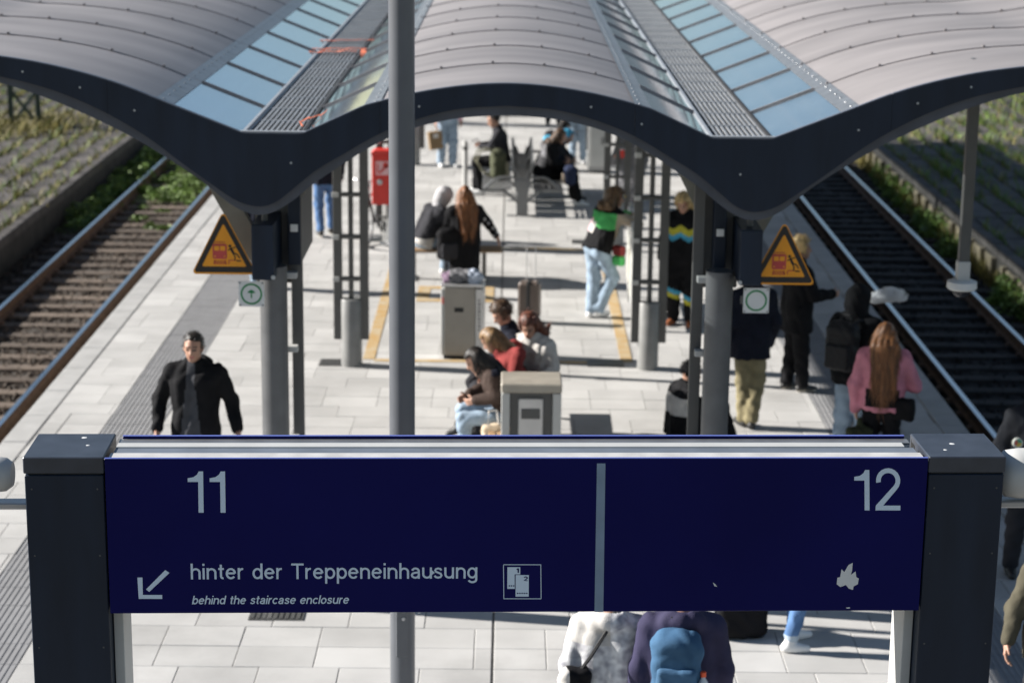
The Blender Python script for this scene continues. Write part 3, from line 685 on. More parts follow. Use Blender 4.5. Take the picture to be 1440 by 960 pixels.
GL_ = {'n': ([[(.09, 0), (.09, 1)], [(.09, .55)] + arc(.40, .60, .31, .31, 180, 0) + [(.71, 0)]], .80), 'h': ([[(.09, 0), (.09, 1.40)], [(.09, .55)] + arc(.40, .60, .31, .31, 180, 0) + [(.71, 0)]], .80),
       'i': ([[(.09, 0), (.09, 1)], [(.09, 1.20), (.09, 1.39)]], .18), 'l': ([[(.09, 0), (.09, 1.40)]], .18), 't': ([[(.21, 1.30), (.21, .3)] + arc(.38, .27, .17, .18, 180, 280, 8), [(.0, .92), (.45, .92)]], .46),
       'e': ([[(.09, .53), (.72, .53)], arc(.40, .5, .33, .41, 3, 322, 24)], .80), 'r': ([[(.09, 0), (.09, 1)], [(.09, .52)] + arc(.41, .56, .32, .35, 180, 82, 8)], .50),
       'd': ([BOWL_L, [(.71, 0), (.71, 1.40)]], .80), 'b': ([BOWL_R, [(.09, 0), (.09, 1.40)]], .80), 'p': ([BOWL_R, [(.09, -.42), (.09, 1)]], .80), 'g': ([BOWL_L, [(.71, 1), (.71, -.08)] + arc(.40, -.10, .31, .23, 0, -165)], .80),
       'u': ([[(.71, 0), (.71, 1)], [(.09, 1)] + arc(.40, .40, .31, .31, 180, 360) + [(.71, .45)]], .80), 'a': ([arc(.37, .66, .27, .25, 165, 0) + [(.64, 0)], [(.64, .57), (.42, .54)] + arc(.36, .31, .28, .22, 85, 275) + [(.5, .12), (.64, .28)]], .76),
       's': ([[(.60, .73), (.54, .86), (.36, .91), (.18, .86), (.11, .74), (.17, .62), (.36, .53), (.56, .44), (.63, .28), (.55, .14), (.36, .09), (.16, .13), (.08, .27)]], .70),
       'c': ([arc(.40, .5, .33, .41, 42, 318, 22)], .74), 'o': ([arc(.40, .5, .33, .41, 0, 360, 26)], .80), 'T': ([[(0, 1.30), (1.0, 1.30)], [(.5, 1.26), (.5, 0)]], .98), ' ': ([], .42),
       '1': ([[(.25, 0), (.25, 1)], [(.25, .95), (.0, .72)]], .4), '2': ([arc(.3, .68, .25, .25, 170, -30, 8) + [(.05, .08), (.6, .08)]], .6)}
def text(body, px0, px1, pyb, pyt, name, m=M_text, shear=0.0, sw=.172, asc=1.40, y=-.0095, single=False):
    """grotesque lettering drawn as thin raised strokes; pyb / pyt = baseline and ascender rows on the panel"""
    b = MB(); x = 0.0; k = 0; st = []; ci = []
    for i, ch in enumerate(body):
        pl, adv = GL_[ch]
        for p in pl: st.append([(x + q[0], q[1]) for q in p]); ci.append(i)
        x += adv + .15
    tot = x - .15; x0, z0 = sxy(px0, pyb); x1, _ = sxy(px1, pyb); _, zt = sxy(px0, pyt); fz = (zt - z0) / asc; fx = (x1 - x0) / (tot + shear * 1.0)
    for i0, p in enumerate(st):
        if single and i0 and ci[i0] != ci[i0 - 1]: spart(b, 'letter', m); b = MB()
        n = len(p); L_, R_ = [], []; closed = n > 3 and abs(p[0][0] - p[-1][0]) + abs(p[0][1] - p[-1][1]) < 1e-6
        for i in range(n):
            a = p[i - 1] if i else (p[-2] if closed else p[0]); c = p[i + 1] if i < n - 1 else (p[1] if closed else p[-1])
            t = Vector((c[0] - a[0], c[1] - a[1])); t.normalize(); nn = Vector((-t.y, t.x)) * sw / 2; L_.append((p[i][0] + nn.x, p[i][1] + nn.y)); R_.append((p[i][0] - nn.x, p[i][1] - nn.y))
        def w_(q, yy): return (x0 + (q[0] + shear * q[1]) * fx, yy, z0 + q[1] * fz)
        yy = y - .00003 * (k % 5); k += 1
        b.add([w_(q, yy) for q in L_] + [w_(q, yy) for q in R_], [(n + i, n + i + 1, i + 1, i) for i in range(n - 1)])
    o = spart(b, 'letter' if single else name, m)
    if not single and len(body) > 1: tag(o, kind='stuff')
    return o
def spoly(pts, name, m=M_text, y=-.0095, tk=.0008):
    q = [sxy(*p) for p in pts]; a = sum(q[i-1][0] * q[i][1] - q[i][0] * q[i-1][1] for i in range(len(q)))
    if a < 0: q = q[::-1]
    return spart(MB().plate(q, y, y + tk), name, m)
def digit1(px, pyt, pyb):
    x0 = px; spoly([(x0 + 21.5, pyt), (x0 + 21.5, pyb), (x0 + 14.5, pyb), (x0 + 14.5, pyt + 14.5), (x0, pyt + 14.5), (x0, pyt + 9.5), (x0 + 8, pyt + 8), (x0 + 13, pyt + 4.5), (x0 + 15.5, pyt)], 'track_digit')
digit1(262, 662.5, 719.5); digit1(292.5, 662.5, 719.5)
digit1(1199, 659.5, 715)
def digit2(x0, yt, yb, w_, st=6.6):
    h = yb - yt; c = (x0 + w_ / 2, yt + h * .295); ro = w_ / 2; pts = []
    for k in range(15):
        a = R(190 - 235 * k / 14); pts.append((c[0] + ro * math.cos(a), c[1] - h * .295 * math.sin(a)))
    inn = []
    for k in range(15):
        a = R(190 - 235 * k / 14); inn.append((c[0] + (ro - st) * math.cos(a), c[1] - (h * .295 - st) * math.sin(a)))
    out = pts + [(x0 + st * 1.35, yb - st), (x0 + w_, yb - st), (x0 + w_, yb), (x0 - 1, yb), (x0, yb - st * .9)]
    inn2 = inn[::-1]
    # strip of quads along the stroke, then the foot
    path_o = pts + [(x0 + st * 1.5, yb - st)]; path_i = inn + [(x0 - .5, yb - st)]
    for k in range(len(path_o) - 1):
        spoly([path_o[k], path_o[k+1], path_i[k+1], path_i[k]], 'track_digit', y=-.0095 - .00002 * k)
    spoly([(x0 - .5, yb - st), (x0 + w_, yb - st), (x0 + w_, yb), (x0 - 1, yb)], 'track_digit')
digit2(1230, 657, 715, 34.5)
text('hinter der Treppeneinhausung', 264.5, 664.5, 813, 790.8, 'german_line', single=True)
text('behind the staircase enclosure', 265.5, 485, 848.3, 836.2, 'english_line', shear=.2, sw=.20)
ARR = ((180 + 43/4.175, 640 + 712/4.175), (180 + 72/4.175, 640 + 712/4.175), (180 + 73/4.175, 640 + 815/4.175), (180 + 185/4.175, 640 + 815/4.175), (180 + 185/4.175, 640 + 838/4.175), (180 + 49/4.175, 640 + 838/4.175))
spoly(ARR, 'direction_arrow'); spoly([(180 + a/4.175, 640 + c/4.175) for a, c in ((205, 668), (229, 684), (110, 797), (92, 782))], 'direction_arrow')
spoly([(834.5, 651), (846.5, 651), (841.5, 858), (829, 858)], 'divider', mat('divider_grey', (.20, .27, .36), .4))
# coach-order symbol
for a, c, d, e in ((701.5, 791, 754.5, 792), (701, 839, 754, 840), (701, 792, 702, 839), (753.5, 792, 754.5, 839)): spoly([(a, c), (d, c), (d, e), (a, e)], 'symbol_frame', tk=.0006)
spoly([(707, 795), (725, 795), (725, 805), (717, 805), (717, 825.5), (706.5, 825.5)], 'symbol_page'); spoly([(718.5, 806), (737, 806), (736.5, 836.5), (718, 836.5)], 'symbol_page')
for k in range(3): spoly([(708.5 + 3*k, 820.5), (710.5 + 3*k, 820.5), (710.5 + 3*k, 822), (708.5 + 3*k, 822)], 'symbol_dot', M_blue, -.0103)
for k in range(5): spoly([(720 + 3.2*k, 831), (722 + 3.2*k, 831), (722 + 3.2*k, 832.5), (720 + 3.2*k, 832.5)], 'symbol_dot', M_blue, -.0103)
text('1', 720, 723.5, 802.8, 796.6, 'symbol_number', M_blue, sw=.22, asc=1.0, y=-.0106); text('2', 730, 735, 814.3, 808, 'symbol_number', M_blue, sw=.2, asc=1.0, y=-.0106)
# torn sticker remains and chips
spoly([(1180, 797), (1184, 801), (1190, 791), (1196, 788), (1195, 799), (1193, 805), (1200, 800), (1201, 808), (1204.5, 810), (1203, 818), (1197, 821), (1196, 826), (1190, 824), (1186, 819), (1178, 822), (1173, 818), (1174, 809), (1178, 808)], 'sticker_remains', M_white)
spoly([(598, 797), (605, 803), (599.5, 807), (598, 812)], 'paint_chip'); spoly([(997, 816), (1000, 818), (1003, 822), (999, 821)], 'paint_chip', M_white); spoly([(1186, 851), (1191, 850.5), (1192, 852), (1187, 852.5)], 'paint_chip', M_white)
spoly([(580, 859.6), (584, 859.2), (584.5, 860.6), (580.5, 861)], 'paint_chip', M_white)

# ------------------------------------------------------------------ lamp pole
lp = empty('lamp_post', (-.672, 12.5, 0), 0, 'tall grey round lamp post standing behind the blue sign', 'lamp post')
smooth_edges(MB().lathe([(0, 0), (.155, 0), (.155, .02), (.082, .03), (.082, 2.9), (.080, 7.2), (0, 7.2)], (0, 0, 0), 32).build('pole', M_polem, lp))
MB().box(-.04, .04, -.084, -.070, .85, 1.25, .01).build('access_door', M_polem, lp)
for zz in (1.12, 1.52): MB().lathe([(0, -.012), (.012, -.010), (.014, 0)], (.01, -.079, zz), 10, 'y').build('bolt', M_alu, lp)
MB().bar((0, 0, 7.15), (0, -.9, 7.35), .07, .07).build('arm', M_polem, lp); MB().box(-.13, .13, -1.35, -.75, 7.32, 7.42, .03).build('luminaire', M_lgrey, lp)

# ------------------------------------------------------------------ litter bins
def bin_front():
    t = empty('litter_bin', (.23, 18.62, 0), 0, 'stainless recycling bin with dark recessed front behind the sign', 'bin')
    MB().box(-.287, -.205, 0, .46, .06, .955, .006).build('side_panel', M_lgrey, t); MB().box(.205, .287, 0, .46, .06, .955, .006).build('side_panel', M_lgrey, t)
    MB().box(-.2, .2, .045, .44, .06, .95).build('body', M_post, t)
    MB().box(-.292, .292, -.012, .47, .962, 1.05, .012).build('lid', mat('lid_taupe', (.36, .33, .28), .5, metal=.2), t)
    d = MB().box(-.125, .115, .018, .044, .12, .90, .008).build('insert_door', M_stainless, t)
    MB().box(-.095, .085, .008, .0175, .70, .80, .004).build('chute', M_post, d)
    for x in (-.11, .1): MB().lathe([(0, -.006), (.008, -.005), (.009, 0)], (x, .018, .88), 8, 'y').build('screw', M_alu, d)
    MB().box(-.25, .25, .03, .44, 0, .06).build('plinth', M_black, t)
bin_front()
def bin_mid():
    t = empty('litter_bin', (-.555, 23.62, 0), R(-4), 'taupe litter bin with a small black slot in the smoking area', 'bin')
    MB().box(-.205, .16, 0, .40, .05, .885, .006).build('front_panel', M_bin, t)
    MB().box(-.255, -.2055, .005, .395, .05, .87, .008).build('side_panel', M_lgrey, t); MB().box(.1605, .25, .005, .395, .05, .87, .008).build('side_panel', M_stainless, t)
    MB().box(-.09, .02, -.004, .002, .585, .64, .002).build('slot', M_black, t)
    MB().box(-.26, .255, -.006, .41, .89, .915, .006).build('lid', M_stainless, t); MB().box(-.22, .22, .02, .38, 0, .05).build('plinth', M_black, t)
    MB().box(-.246, -.218, .001, .004, .68, .76).build('red_label', mat('label_red', (.8, .15, .12), .5), t)
    for k in range(9): MB().box(.195, .222 if k % 2 else .215, .0, .0045, .36 + k * .045, .385 + k * .045).build('label_mark', M_post, t)
bin_mid()

# ------------------------------------------------------------------ benches
def double_bench(x, y, L, label):
    t = empty('double_bench', (x, y, 0), 0, label, 'bench')
    for yy in (0, L / 2, L):
        b = MB(); b.box(-.095, .095, yy - .03, yy + .03, 0, .62, .01); b.box(-.26, .26, yy - .035, yy + .035, 0, .02, .005)
        for s in (-1, 1):
            b.bar((s * .05, yy, .22), (s * .32, yy, .44), .05, .05, (0, 1, 0)); b.bar((s * .30, yy, .43), (s * .66, yy, .43), .05, .05, (0, 1, 0))
            b.bar((s * .08, yy, .40), (s * .17, yy, .90), .045, .05, (0, 1, 0)); b.bar((s * .06, yy, .58), (s * .12, yy, .74), .06, .05, (0, 1, 0))
        smooth_edges(b.build('end_frame', M_bench, t))
        for s in (-1, 1):
            pts = [(s * (.62 - .5 * q), yy, .46 + .19 * math.sin(math.pi * .5 * min(1, q * 1.7))) for q in np.linspace(0, 1, 9)]
            MB().tube(pts, .024, 8).build('armrest', M_bench, t)
    for s in (-1, 1):
        for i in range(int(L / .56)):
            y0 = .05 + i * .57
            seat = MB()
            for k in range(11): xx = s * (.18 + .045 * k); seat.box(min(xx, xx + s * .042), max(xx, xx + s * .042), y0, y0 + .53, .445 - .02 * math.sin(k / 10 * math.pi), .460 - .02 * math.sin(k / 10 * math.pi))
            seat.build('seat', M_bench, t)
            bk = MB()
            for k in range(9): q = k / 8; bk.bar((s * (.13 + .05 * q), y0, .52 + .40 * q), (s * (.13 + .05 * q), y0 + .5, .52 + .40 * q), .012, .03)
            bk.build('backrest', M_bench, t)
double_bench(.21, 33.3, 2.9, 'back to back grey metal bench with curved armrests on the far platform')
def slab_bench(x, y, rz, L, label):
    t = empty('bench', (x, y, 0), rz, label, 'bench')
    for k in range(5): MB().box(-L / 2, L / 2, -.2 + k * .083, -.132 + k * .083, .42, .45, .006).build('slat', M_wood, t)
    for s in (-1, 1):
        b = MB(); b.box(s * (L / 2 - .25) - .03, s * (L / 2 - .25) + .03, -.18, .18, .385, .418); b.box(s * (L / 2 - .25) - .03, s * (L / 2 - .25) + .03, -.04, .04, 0, .385); b.box(s * (L / 2 - .25) - .05, s * (L / 2 - .25) + .05, -.18, .18, 0, .015); b.build('leg', M_bench, t)
slab_bench(.02, 20.15, R(90), 2.6, 'backless slatted bench with four young people behind the stainless bin')
slab_bench(-.85, 28.25, 0, 1.5, 'low slatted bench under the two people seen from behind')

# ------------------------------------------------------------------ red hydrant cabinet
t = empty('hydrant_cabinet', (-1.86, 30.6, 0), 0, 'red fire hydrant cabinet on a grey round pedestal behind the lamp post', 'hydrant cabinet')
MB().box(-.24, .24, 0, .26, .64, 1.40, .01).build('cabinet', M_red, t); MB().plate([(-.255, 1.402), (.255, 1.402), (.255, 1.43), (.2, 1.475), (-.2, 1.475), (-.255, 1.43)], -.02, .28).build('lid', M_red, t)
lb = MB().box(-.18, .10, -.004, -.0005, 1.10, 1.31).build('symbol_plate', mat('plate_pink', (.75, .45, .47), .5), t)
b = MB(); strip(b, (-.13, 1.13), (.0, 1.25), .03, -.007, -.0045); disc(b, -.03, 1.25, .045, -.007, -.0045); strip(b, (-.15, 1.28), (-.15, 1.13), .02, -.007, -.0045); b.build('symbol', M_red, lb)
smooth_edges(MB().lathe([(0, -.03), (.04, -.03), (.045, 0)], (-.12, -.001, .99), 16, 'y').build('lock', M_alu, t))
smooth_edges(MB().lathe([(.20, 0), (.20, .02), (.10, .05), (.08, .64)], (.06, .13, 0), 20).build('pedestal', M_galv, t))

# bicycle behind the second left column
def bicycle(x, y, rz, label):
    t = empty('bicycle', (x, y, 0), rz, label, 'bicycle'); m = mat('bike_frame', (.08, .085, .09), .35)
    for yy in (-.52, .52):
        w_ = empty('wheel', (0, yy, .34)); w_.parent = t
        n = 28
        tube = MB(); pts = [(0, .325 * math.cos(2*math.pi*k/n), .325 * math.sin(2*math.pi*k/n)) for k in range(n + 1)]; tube.tube(pts, .019, 8, False); tube.build('tyre', M_black, w_)
        rim = MB(); rim.tube([(0, p[1] * .92, p[2] * .92) for p in pts], .011, 6, False); rim.tube([(-.04, 0, 0), (.04, 0, 0)], .018, 8)
        for k in range(14): a = 2*math.pi*k/14; rim.tube([(0, 0, 0), (0, .3*math.cos(a), .3*math.sin(a))], .0025, 4)
        rim.build('rim', M_alu, w_)
    fr = MB(); A, Bk, C_, D = (0, .08, .30), (0, -.12, .78), (0, .40, .76), (0, .52, .34)
    for a, c, r_ in ((A, Bk, .017), (A, C_, .02), (Bk, C_, .017), (C_, D, .016), ((.03, -.52, .34), A, .01), ((.03, -.52, .34), Bk, .009), ((-.03, -.52, .34), A, .01), ((-.03, -.52, .34), Bk, .009), (Bk, (0, -.16, .92), .013), (C_, (0, .36, .98), .014)): fr.tube([a, c], r_, 8)
    fr.build('frame', m, t)
    MB().tube([(-.3, .28, 1.0), (-.2, .35, 1.0), (0, .37, .99), (.2, .35, 1.0), (.3, .28, 1.0)], .013, 8).build('handlebar', M_alu, t)
    MB().box(-.07, .07, -.3, -.03, .92, .97, .03).build('saddle', M_black, t)
    b = MB(); b.tube([(-.09, .08, .30), (.09, .08, .30)], .012, 6); b.box(.09, .17, .02, .10, .18, .2); b.box(-.17, -.09, .06, .14, .4, .42); b.lathe([(.0, -.055), (.09, -.055), (.09, -.05), (0, -.05)], (0, .08, .30), 16, 'x'); b.build('crank', M_galv, t)
    MB().lathe([(0, -.03), (.05, -.03), (.055, .03), (0, .035)], (0, .5, .86), 12, 'y').build('headlamp', M_white, t)
bicycle(-2.07, 31.05, R(168), 'dark bicycle parked beside the red hydrant cabinet')

# suitcase
t = empty('suitcase', (.275, 25.62, 0), R(-12), 'small brown trolley suitcase with its handle pulled up', 'suitcase')
mcase = mat('case_brown', (.115, .088, .074), .4, var=.08); 
MB().box(-.14, .14, -.1, .1, .06, .55, .035).build('shell', mcase, t); MB().box(-.028, .028, -.106, .106, .058, .556, .01).build('band', M_black, t)
for k in range(5):
    for s in (-1, 1): MB().box(s * (.05 + .02 * k) - .004, s * (.05 + .02 * k) + .004, -.1045, -.098, .1, .5).build('rib', mcase, t)
for sx in (-1, 1):
    for sy in (-1, 1): smooth_edges(MB().lathe([(0, -.012), (.024, -.012), (.024, .012), (0, .012)], (sx * .1, sy * .065, .026), 12, 'x').build('wheel', M_black, t))
hb = MB(); hb.tube([(-.06, .07, .54), (-.06, .07, .98)], .007, 6); hb.tube([(.06, .07, .54), (.06, .07, .98)], .007, 6); hb.tube([(-.065, .07, .99), (.065, .07, .99)], .014, 8); hb.build('pull_handle', M_alu, t)

# timetable case beside the right-hand columns
t = empty('timetable_case', (1.60, 25.2, 0), R(-1.5), 'narrow white timetable case seen edge on beside the right columns', 'timetable case')
for yy in (.05, 1.75): MB().box(-.03, .03, yy - .04, yy + .04, 0, 1.35, .005).build('post', M_lgrey, t)
MB().box(-.045, .045, 0, 1.8, .35, 1.30, .008).build('case', M_white, t); MB().box(-.049, -.0455, .06, 1.74, .41, 1.24).build('pane', mat('poster_paper', (.55, .56, .5), .2, var=.3, scale=3), t)
MB().box(-.028, .028, 1.95, 2.01, 0, 1.1, .005).build('rear_post', M_dark, t)

# low stair parapet, kiosk cabinet and bollard at the far end
t = empty('stair_parapet', (.1, 46.2, 0), 0, 'low grey parapet across the far end of the platform', 'parapet')
MB().box(-2.6, 2.6, 0, .25, 0, .95, .01).build('wall', M_post, t); MB().box(-2.64, 2.64, -.03, .28, .952, 1.0, .008).build('coping', M_galv, t)
for k in range(5): MB().box(-2.5 + k * 1.02, -1.55 + k * 1.02, -.012, -.001, .1, .88, .004).build('panel', mat('parapet_panel', (.20, .22, .25), .4), t)
t = empty('service_cabinet', (1.64, 38.1, 0), 0, 'grey service cabinet at the foot of the far right column', 'cabinet')
MB().box(-.17, .17, -.2, .2, .04, 1.15, .01).build('body', M_galv, t); MB().box(-.14, .14, -.213, -.201, .12, 1.08, .004).build('door', M_lgrey, t); MB().box(.09, .11, -.228, -.214, .55, .68).build('handle', M_black, t); MB().box(-.18, .18, -.21, .21, 1.152, 1.18, .006).build('roof', M_galv, t); MB().box(-.15, .15, -.18, .18, 0, .04).build('plinth', M_black, t)
t = empty('bollard', (-.8, 36.0, 0), 0, 'slim light grey post left of the man on the far bench', 'post')
smooth_edges(MB().lathe([(0, 0), (.075, 0), (.075, .012), (.045, .015), (.045, .82), (.03, .86), (0, .87)], (0, 0, 0), 18).build('shaft', M_lgrey, t)); MB().lathe([(.047, .70), (.047, .76)], (0, 0, 0), 18).build('band', M_post, t)
# ------------------------------------------------------------------ people: blended-limb surfaces
def surf(fn, lo, hi, cell):
    """dual-contour (surface nets) mesh of fn < 0 on a regular grid"""
    lo = np.asarray(lo, float); n = np.maximum(np.ceil((np.asarray(hi) - lo) / cell).astype(int) + 1, 3)
    ax = [lo[i] + cell * np.arange(n[i]) for i in range(3)]
    G = np.stack(np.meshgrid(*ax, indexing='ij'), -1)
    D = fn(G.reshape(-1, 3).astype(np.float32)).reshape(n)
    D[0], D[-1], D[:, 0], D[:, -1], D[:, :, 0], D[:, :, -1] = [np.maximum(q, cell * .3) for q in (D[0], D[-1], D[:, 0], D[:, -1], D[:, :, 0], D[:, :, -1])]
    S = D < 0; m = n - 1
    cs = [S[i:m[0] + i, j:m[1] + j, k:m[2] + k] for i in (0, 1) for j in (0, 1) for k in (0, 1)]
    cnt = sum(c.astype(np.int8) for c in cs); act = (cnt > 0) & (cnt < 8)
    I = np.argwhere(act)
    if len(I) == 0: return np.zeros((0, 3)), np.zeros((0, 4), int)
    idm = -np.ones(m, int); idm[act] = np.arange(len(I))
    acc = np.zeros((len(I), 3)); w_ = np.zeros(len(I))
    for a in range(3):
        o = [q for q in range(3) if q != a]
        for u in (0, 1):
            for v in (0, 1):
                p = I.copy(); p[:, o[0]] += u; p[:, o[1]] += v; q = p.copy(); q[:, a] += 1
                d0 = D[tuple(p.T)]; d1 = D[tuple(q.T)]; c = (d0 < 0) != (d1 < 0)
                t = np.where(c, d0 / np.where(c, d0 - d1, 1), 0)
                pos = (p - I).astype(float); pos[:, a] += t
                acc += np.where(c[:, None], pos, 0); w_ += c
    V = lo + cell * (I + acc / w_[:, None])
    F = []
    for a in range(3):
        o = [q for q in range(3) if q != a]
        s0 = [slice(None)] * 3; s1 = [slice(None)] * 3; s0[a] = slice(0, -1); s1[a] = slice(1, None)
        A, B = S[tuple(s0)], S[tuple(s1)]; e = np.argwhere(A != B)
        ok = (e[:, o[0]] > 0) & (e[:, o[1]] > 0) & (e[:, o[0]] < m[o[0]]) & (e[:, o[1]] < m[o[1]]); e = e[ok]
        if len(e) == 0: continue
        fl = A[tuple(e.T)]
        def cid(du, dv): q = e.copy(); q[:, o[0]] -= du; q[:, o[1]] -= dv; return idm[tuple(q.T)]
        quad = np.stack([cid(0, 0), cid(1, 0), cid(1, 1), cid(0, 1)], -1)
        if a == 1: fl = ~fl
        quad[~fl] = quad[~fl][:, ::-1]; F.append(quad)
    return V, np.concatenate(F)
def cap(P, a, b, ra, rb=None):
    rb = ra if rb is None else rb; a = np.asarray(a, np.float32); d = np.asarray(b, np.float32) - a
    t = np.clip(((P - a) @ d) / max(float(d @ d), 1e-9), 0, 1); return np.linalg.norm(P - a - t[:, None] * d, axis=1) - (ra + (rb - ra) * t)
def ell(P, c, r, Rm=None):
    q = P - np.asarray(c, np.float32)
    if Rm is not None: q = q @ Rm
    r = np.asarray(r, np.float32); k = np.linalg.norm(q / r, axis=1); return (k - 1) * r.min() * (.6 + .4 * 1) * np.where(k < 1, 1, 1)
def rbox(P, c, h, r, Rm=None):
    q = P - np.asarray(c, np.float32)
    if Rm is not None: q = q @ Rm
    q = np.abs(q) - (np.asarray(h, np.float32) - r); return np.linalg.norm(np.maximum(q, 0), axis=1) + np.minimum(q.max(1), 0) - r
def smin(a, b, k):
    h = np.clip(.5 + .5 * (b - a) / k, 0, 1); return b + (a - b) * h - k * h * (1 - h)
def fold(P, amp, fr, ph=0.0):
    x, y, z = P[:, 0], P[:, 1], P[:, 2]
    wx = np.sin(fr * .45 * y + ph) + .6 * np.sin(fr * .8 * x - ph); wz = np.sin(fr * .35 * z + 1.7 * ph) + .5 * np.sin(fr * .7 * y + ph)
    a = np.abs(np.sin(fr * (z * .75 + x * .45) + 1.5 * wx + ph)); b = np.abs(np.sin(fr * .62 * (x * .8 - y - z * .35) + 1.4 * wz + 2 * ph))
    return amp * (1.1 - 1.5 * a * (.45 + .55 * b) - .35 * b)
def rotm(yaw, pitch, roll=0.0):
    return np.array((Matrix.Rotation(yaw, 3, 'Z') @ Matrix.Rotation(pitch, 3, 'X') @ Matrix.Rotation(roll, 3, 'Y')), np.float32)
def unit(v): v = np.asarray(v, float); return v / max(np.linalg.norm(v), 1e-9)

STAND = dict(pelvis=(0, 0, .96), chest=(0, .0, 1.34), neck=(0, -.01, 1.50), head=(0, .03, 1.645), shR=(.18, -.01, 1.405), shL=(-.18, -.01, 1.405),
             elR=(.25, -.04, 1.14), elL=(-.25, -.04, 1.14), wrR=(.25, .06, .90), wrL=(-.25, .06, .90), hipR=(.09, 0, .93), hipL=(-.09, 0, .93),
             knR=(.11, .03, .50), knL=(-.11, .03, .50), anR=(.12, -.02, .085), anL=(-.12, -.02, .085))
SIT = dict(pelvis=(0, 0, .58), chest=(0, .06, .95), neck=(0, .10, 1.10), head=(0, .17, 1.235), shR=(.185, .07, 1.02), shL=(-.185, .07, 1.02),
           elR=(.24, .13, .77), elL=(-.24, .13, .77), wrR=(.14, .34, .70), wrL=(-.14, .34, .70), hipR=(.10, .02, .55), hipL=(-.10, .02, .55),
           knR=(.13, .44, .54), knL=(-.13, .44, .54), anR=(.13, .40, .09), anL=(-.13, .40, .09))
SKIN = mat('skin_light', (.42, .235, .165), .5, var=.06, scale=18); SKIN2 = mat('skin_tan', (.31, .165, .11), .5, var=.06, scale=18)
M_eye = mat('eye_dark', (.03, .02, .018), .3); M_lips = mat('lips', (.38, .13, .11), .5)
def cloth(name, c, rough=.85, **k): return mat('cloth_' + name, c, rough, var=k.pop('var', .18), scale=k.pop('scale', 7), bump=.25, bscale=160, spec=.15, **k)
def hairm(name, c): return mat('hair_' + name, c, .5, var=.6, scale=34, stretch=(1, 1, .12), bump=.5, bscale=90)

def add_part(root, name, V, F, mats, paint=None, loc=None):
    if len(F) == 0: return None
    mi = None
    if paint is not None and isinstance(mats, (list, tuple)): mi = paint(V[F].mean(1))
    o = link(name, np_mesh(name, V, F, mats, True, mi), root)
    return o
def hand_sdf(P, w0, d, n, side, curl):
    """palm, four unequal bent fingers, thumb leaving the side of the palm"""
    d, n = unit(d), unit(n - np.dot(n, d) * unit(d)) if False else unit(np.asarray(n, float) - np.dot(n, unit(d)) * unit(d)); s = np.cross(d, n) * side
    res = cap(P, w0, w0 + d * .03, .026, .024)
    for k, off in enumerate((-.028, -.010, .009, .027)): res = smin(res, cap(P, w0 + d * .025 + s * off * .7, w0 + d * .088 + s * off, .017, .012), .014)
    for off, ln in ((-.029, .062), (-.010, .078), (.010, .083), (.028, .073)):
        b0 = w0 + d * .09 + s * off; c1, c2, c3 = curl, curl * 1.9, curl * 2.6
        p1 = b0 + ln * .48 * (d * math.cos(c1) + n * math.sin(c1)); p2 = p1 + ln * .32 * (d * math.cos(c2) + n * math.sin(c2)); p3 = p2 + ln * .24 * (d * math.cos(c3) + n * math.sin(c3))
        for a, b, r1, r2 in ((b0, p1, .0098, .009), (p1, p2, .009, .0083), (p2, p3, .0083, .007)): res = np.minimum(res, cap(P, a, b, r1, r2))
    t0 = w0 + d * .030 + s * .026; t1 = t0 + .040 * unit(d * .6 + s * .75 + n * .35); t2 = t1 + .032 * unit(d * .9 + s * .25 + n * .45)
    return np.minimum(res, np.minimum(cap(P, t0, t1, .014, .0105), cap(P, t1, t2, .0105, .008)))

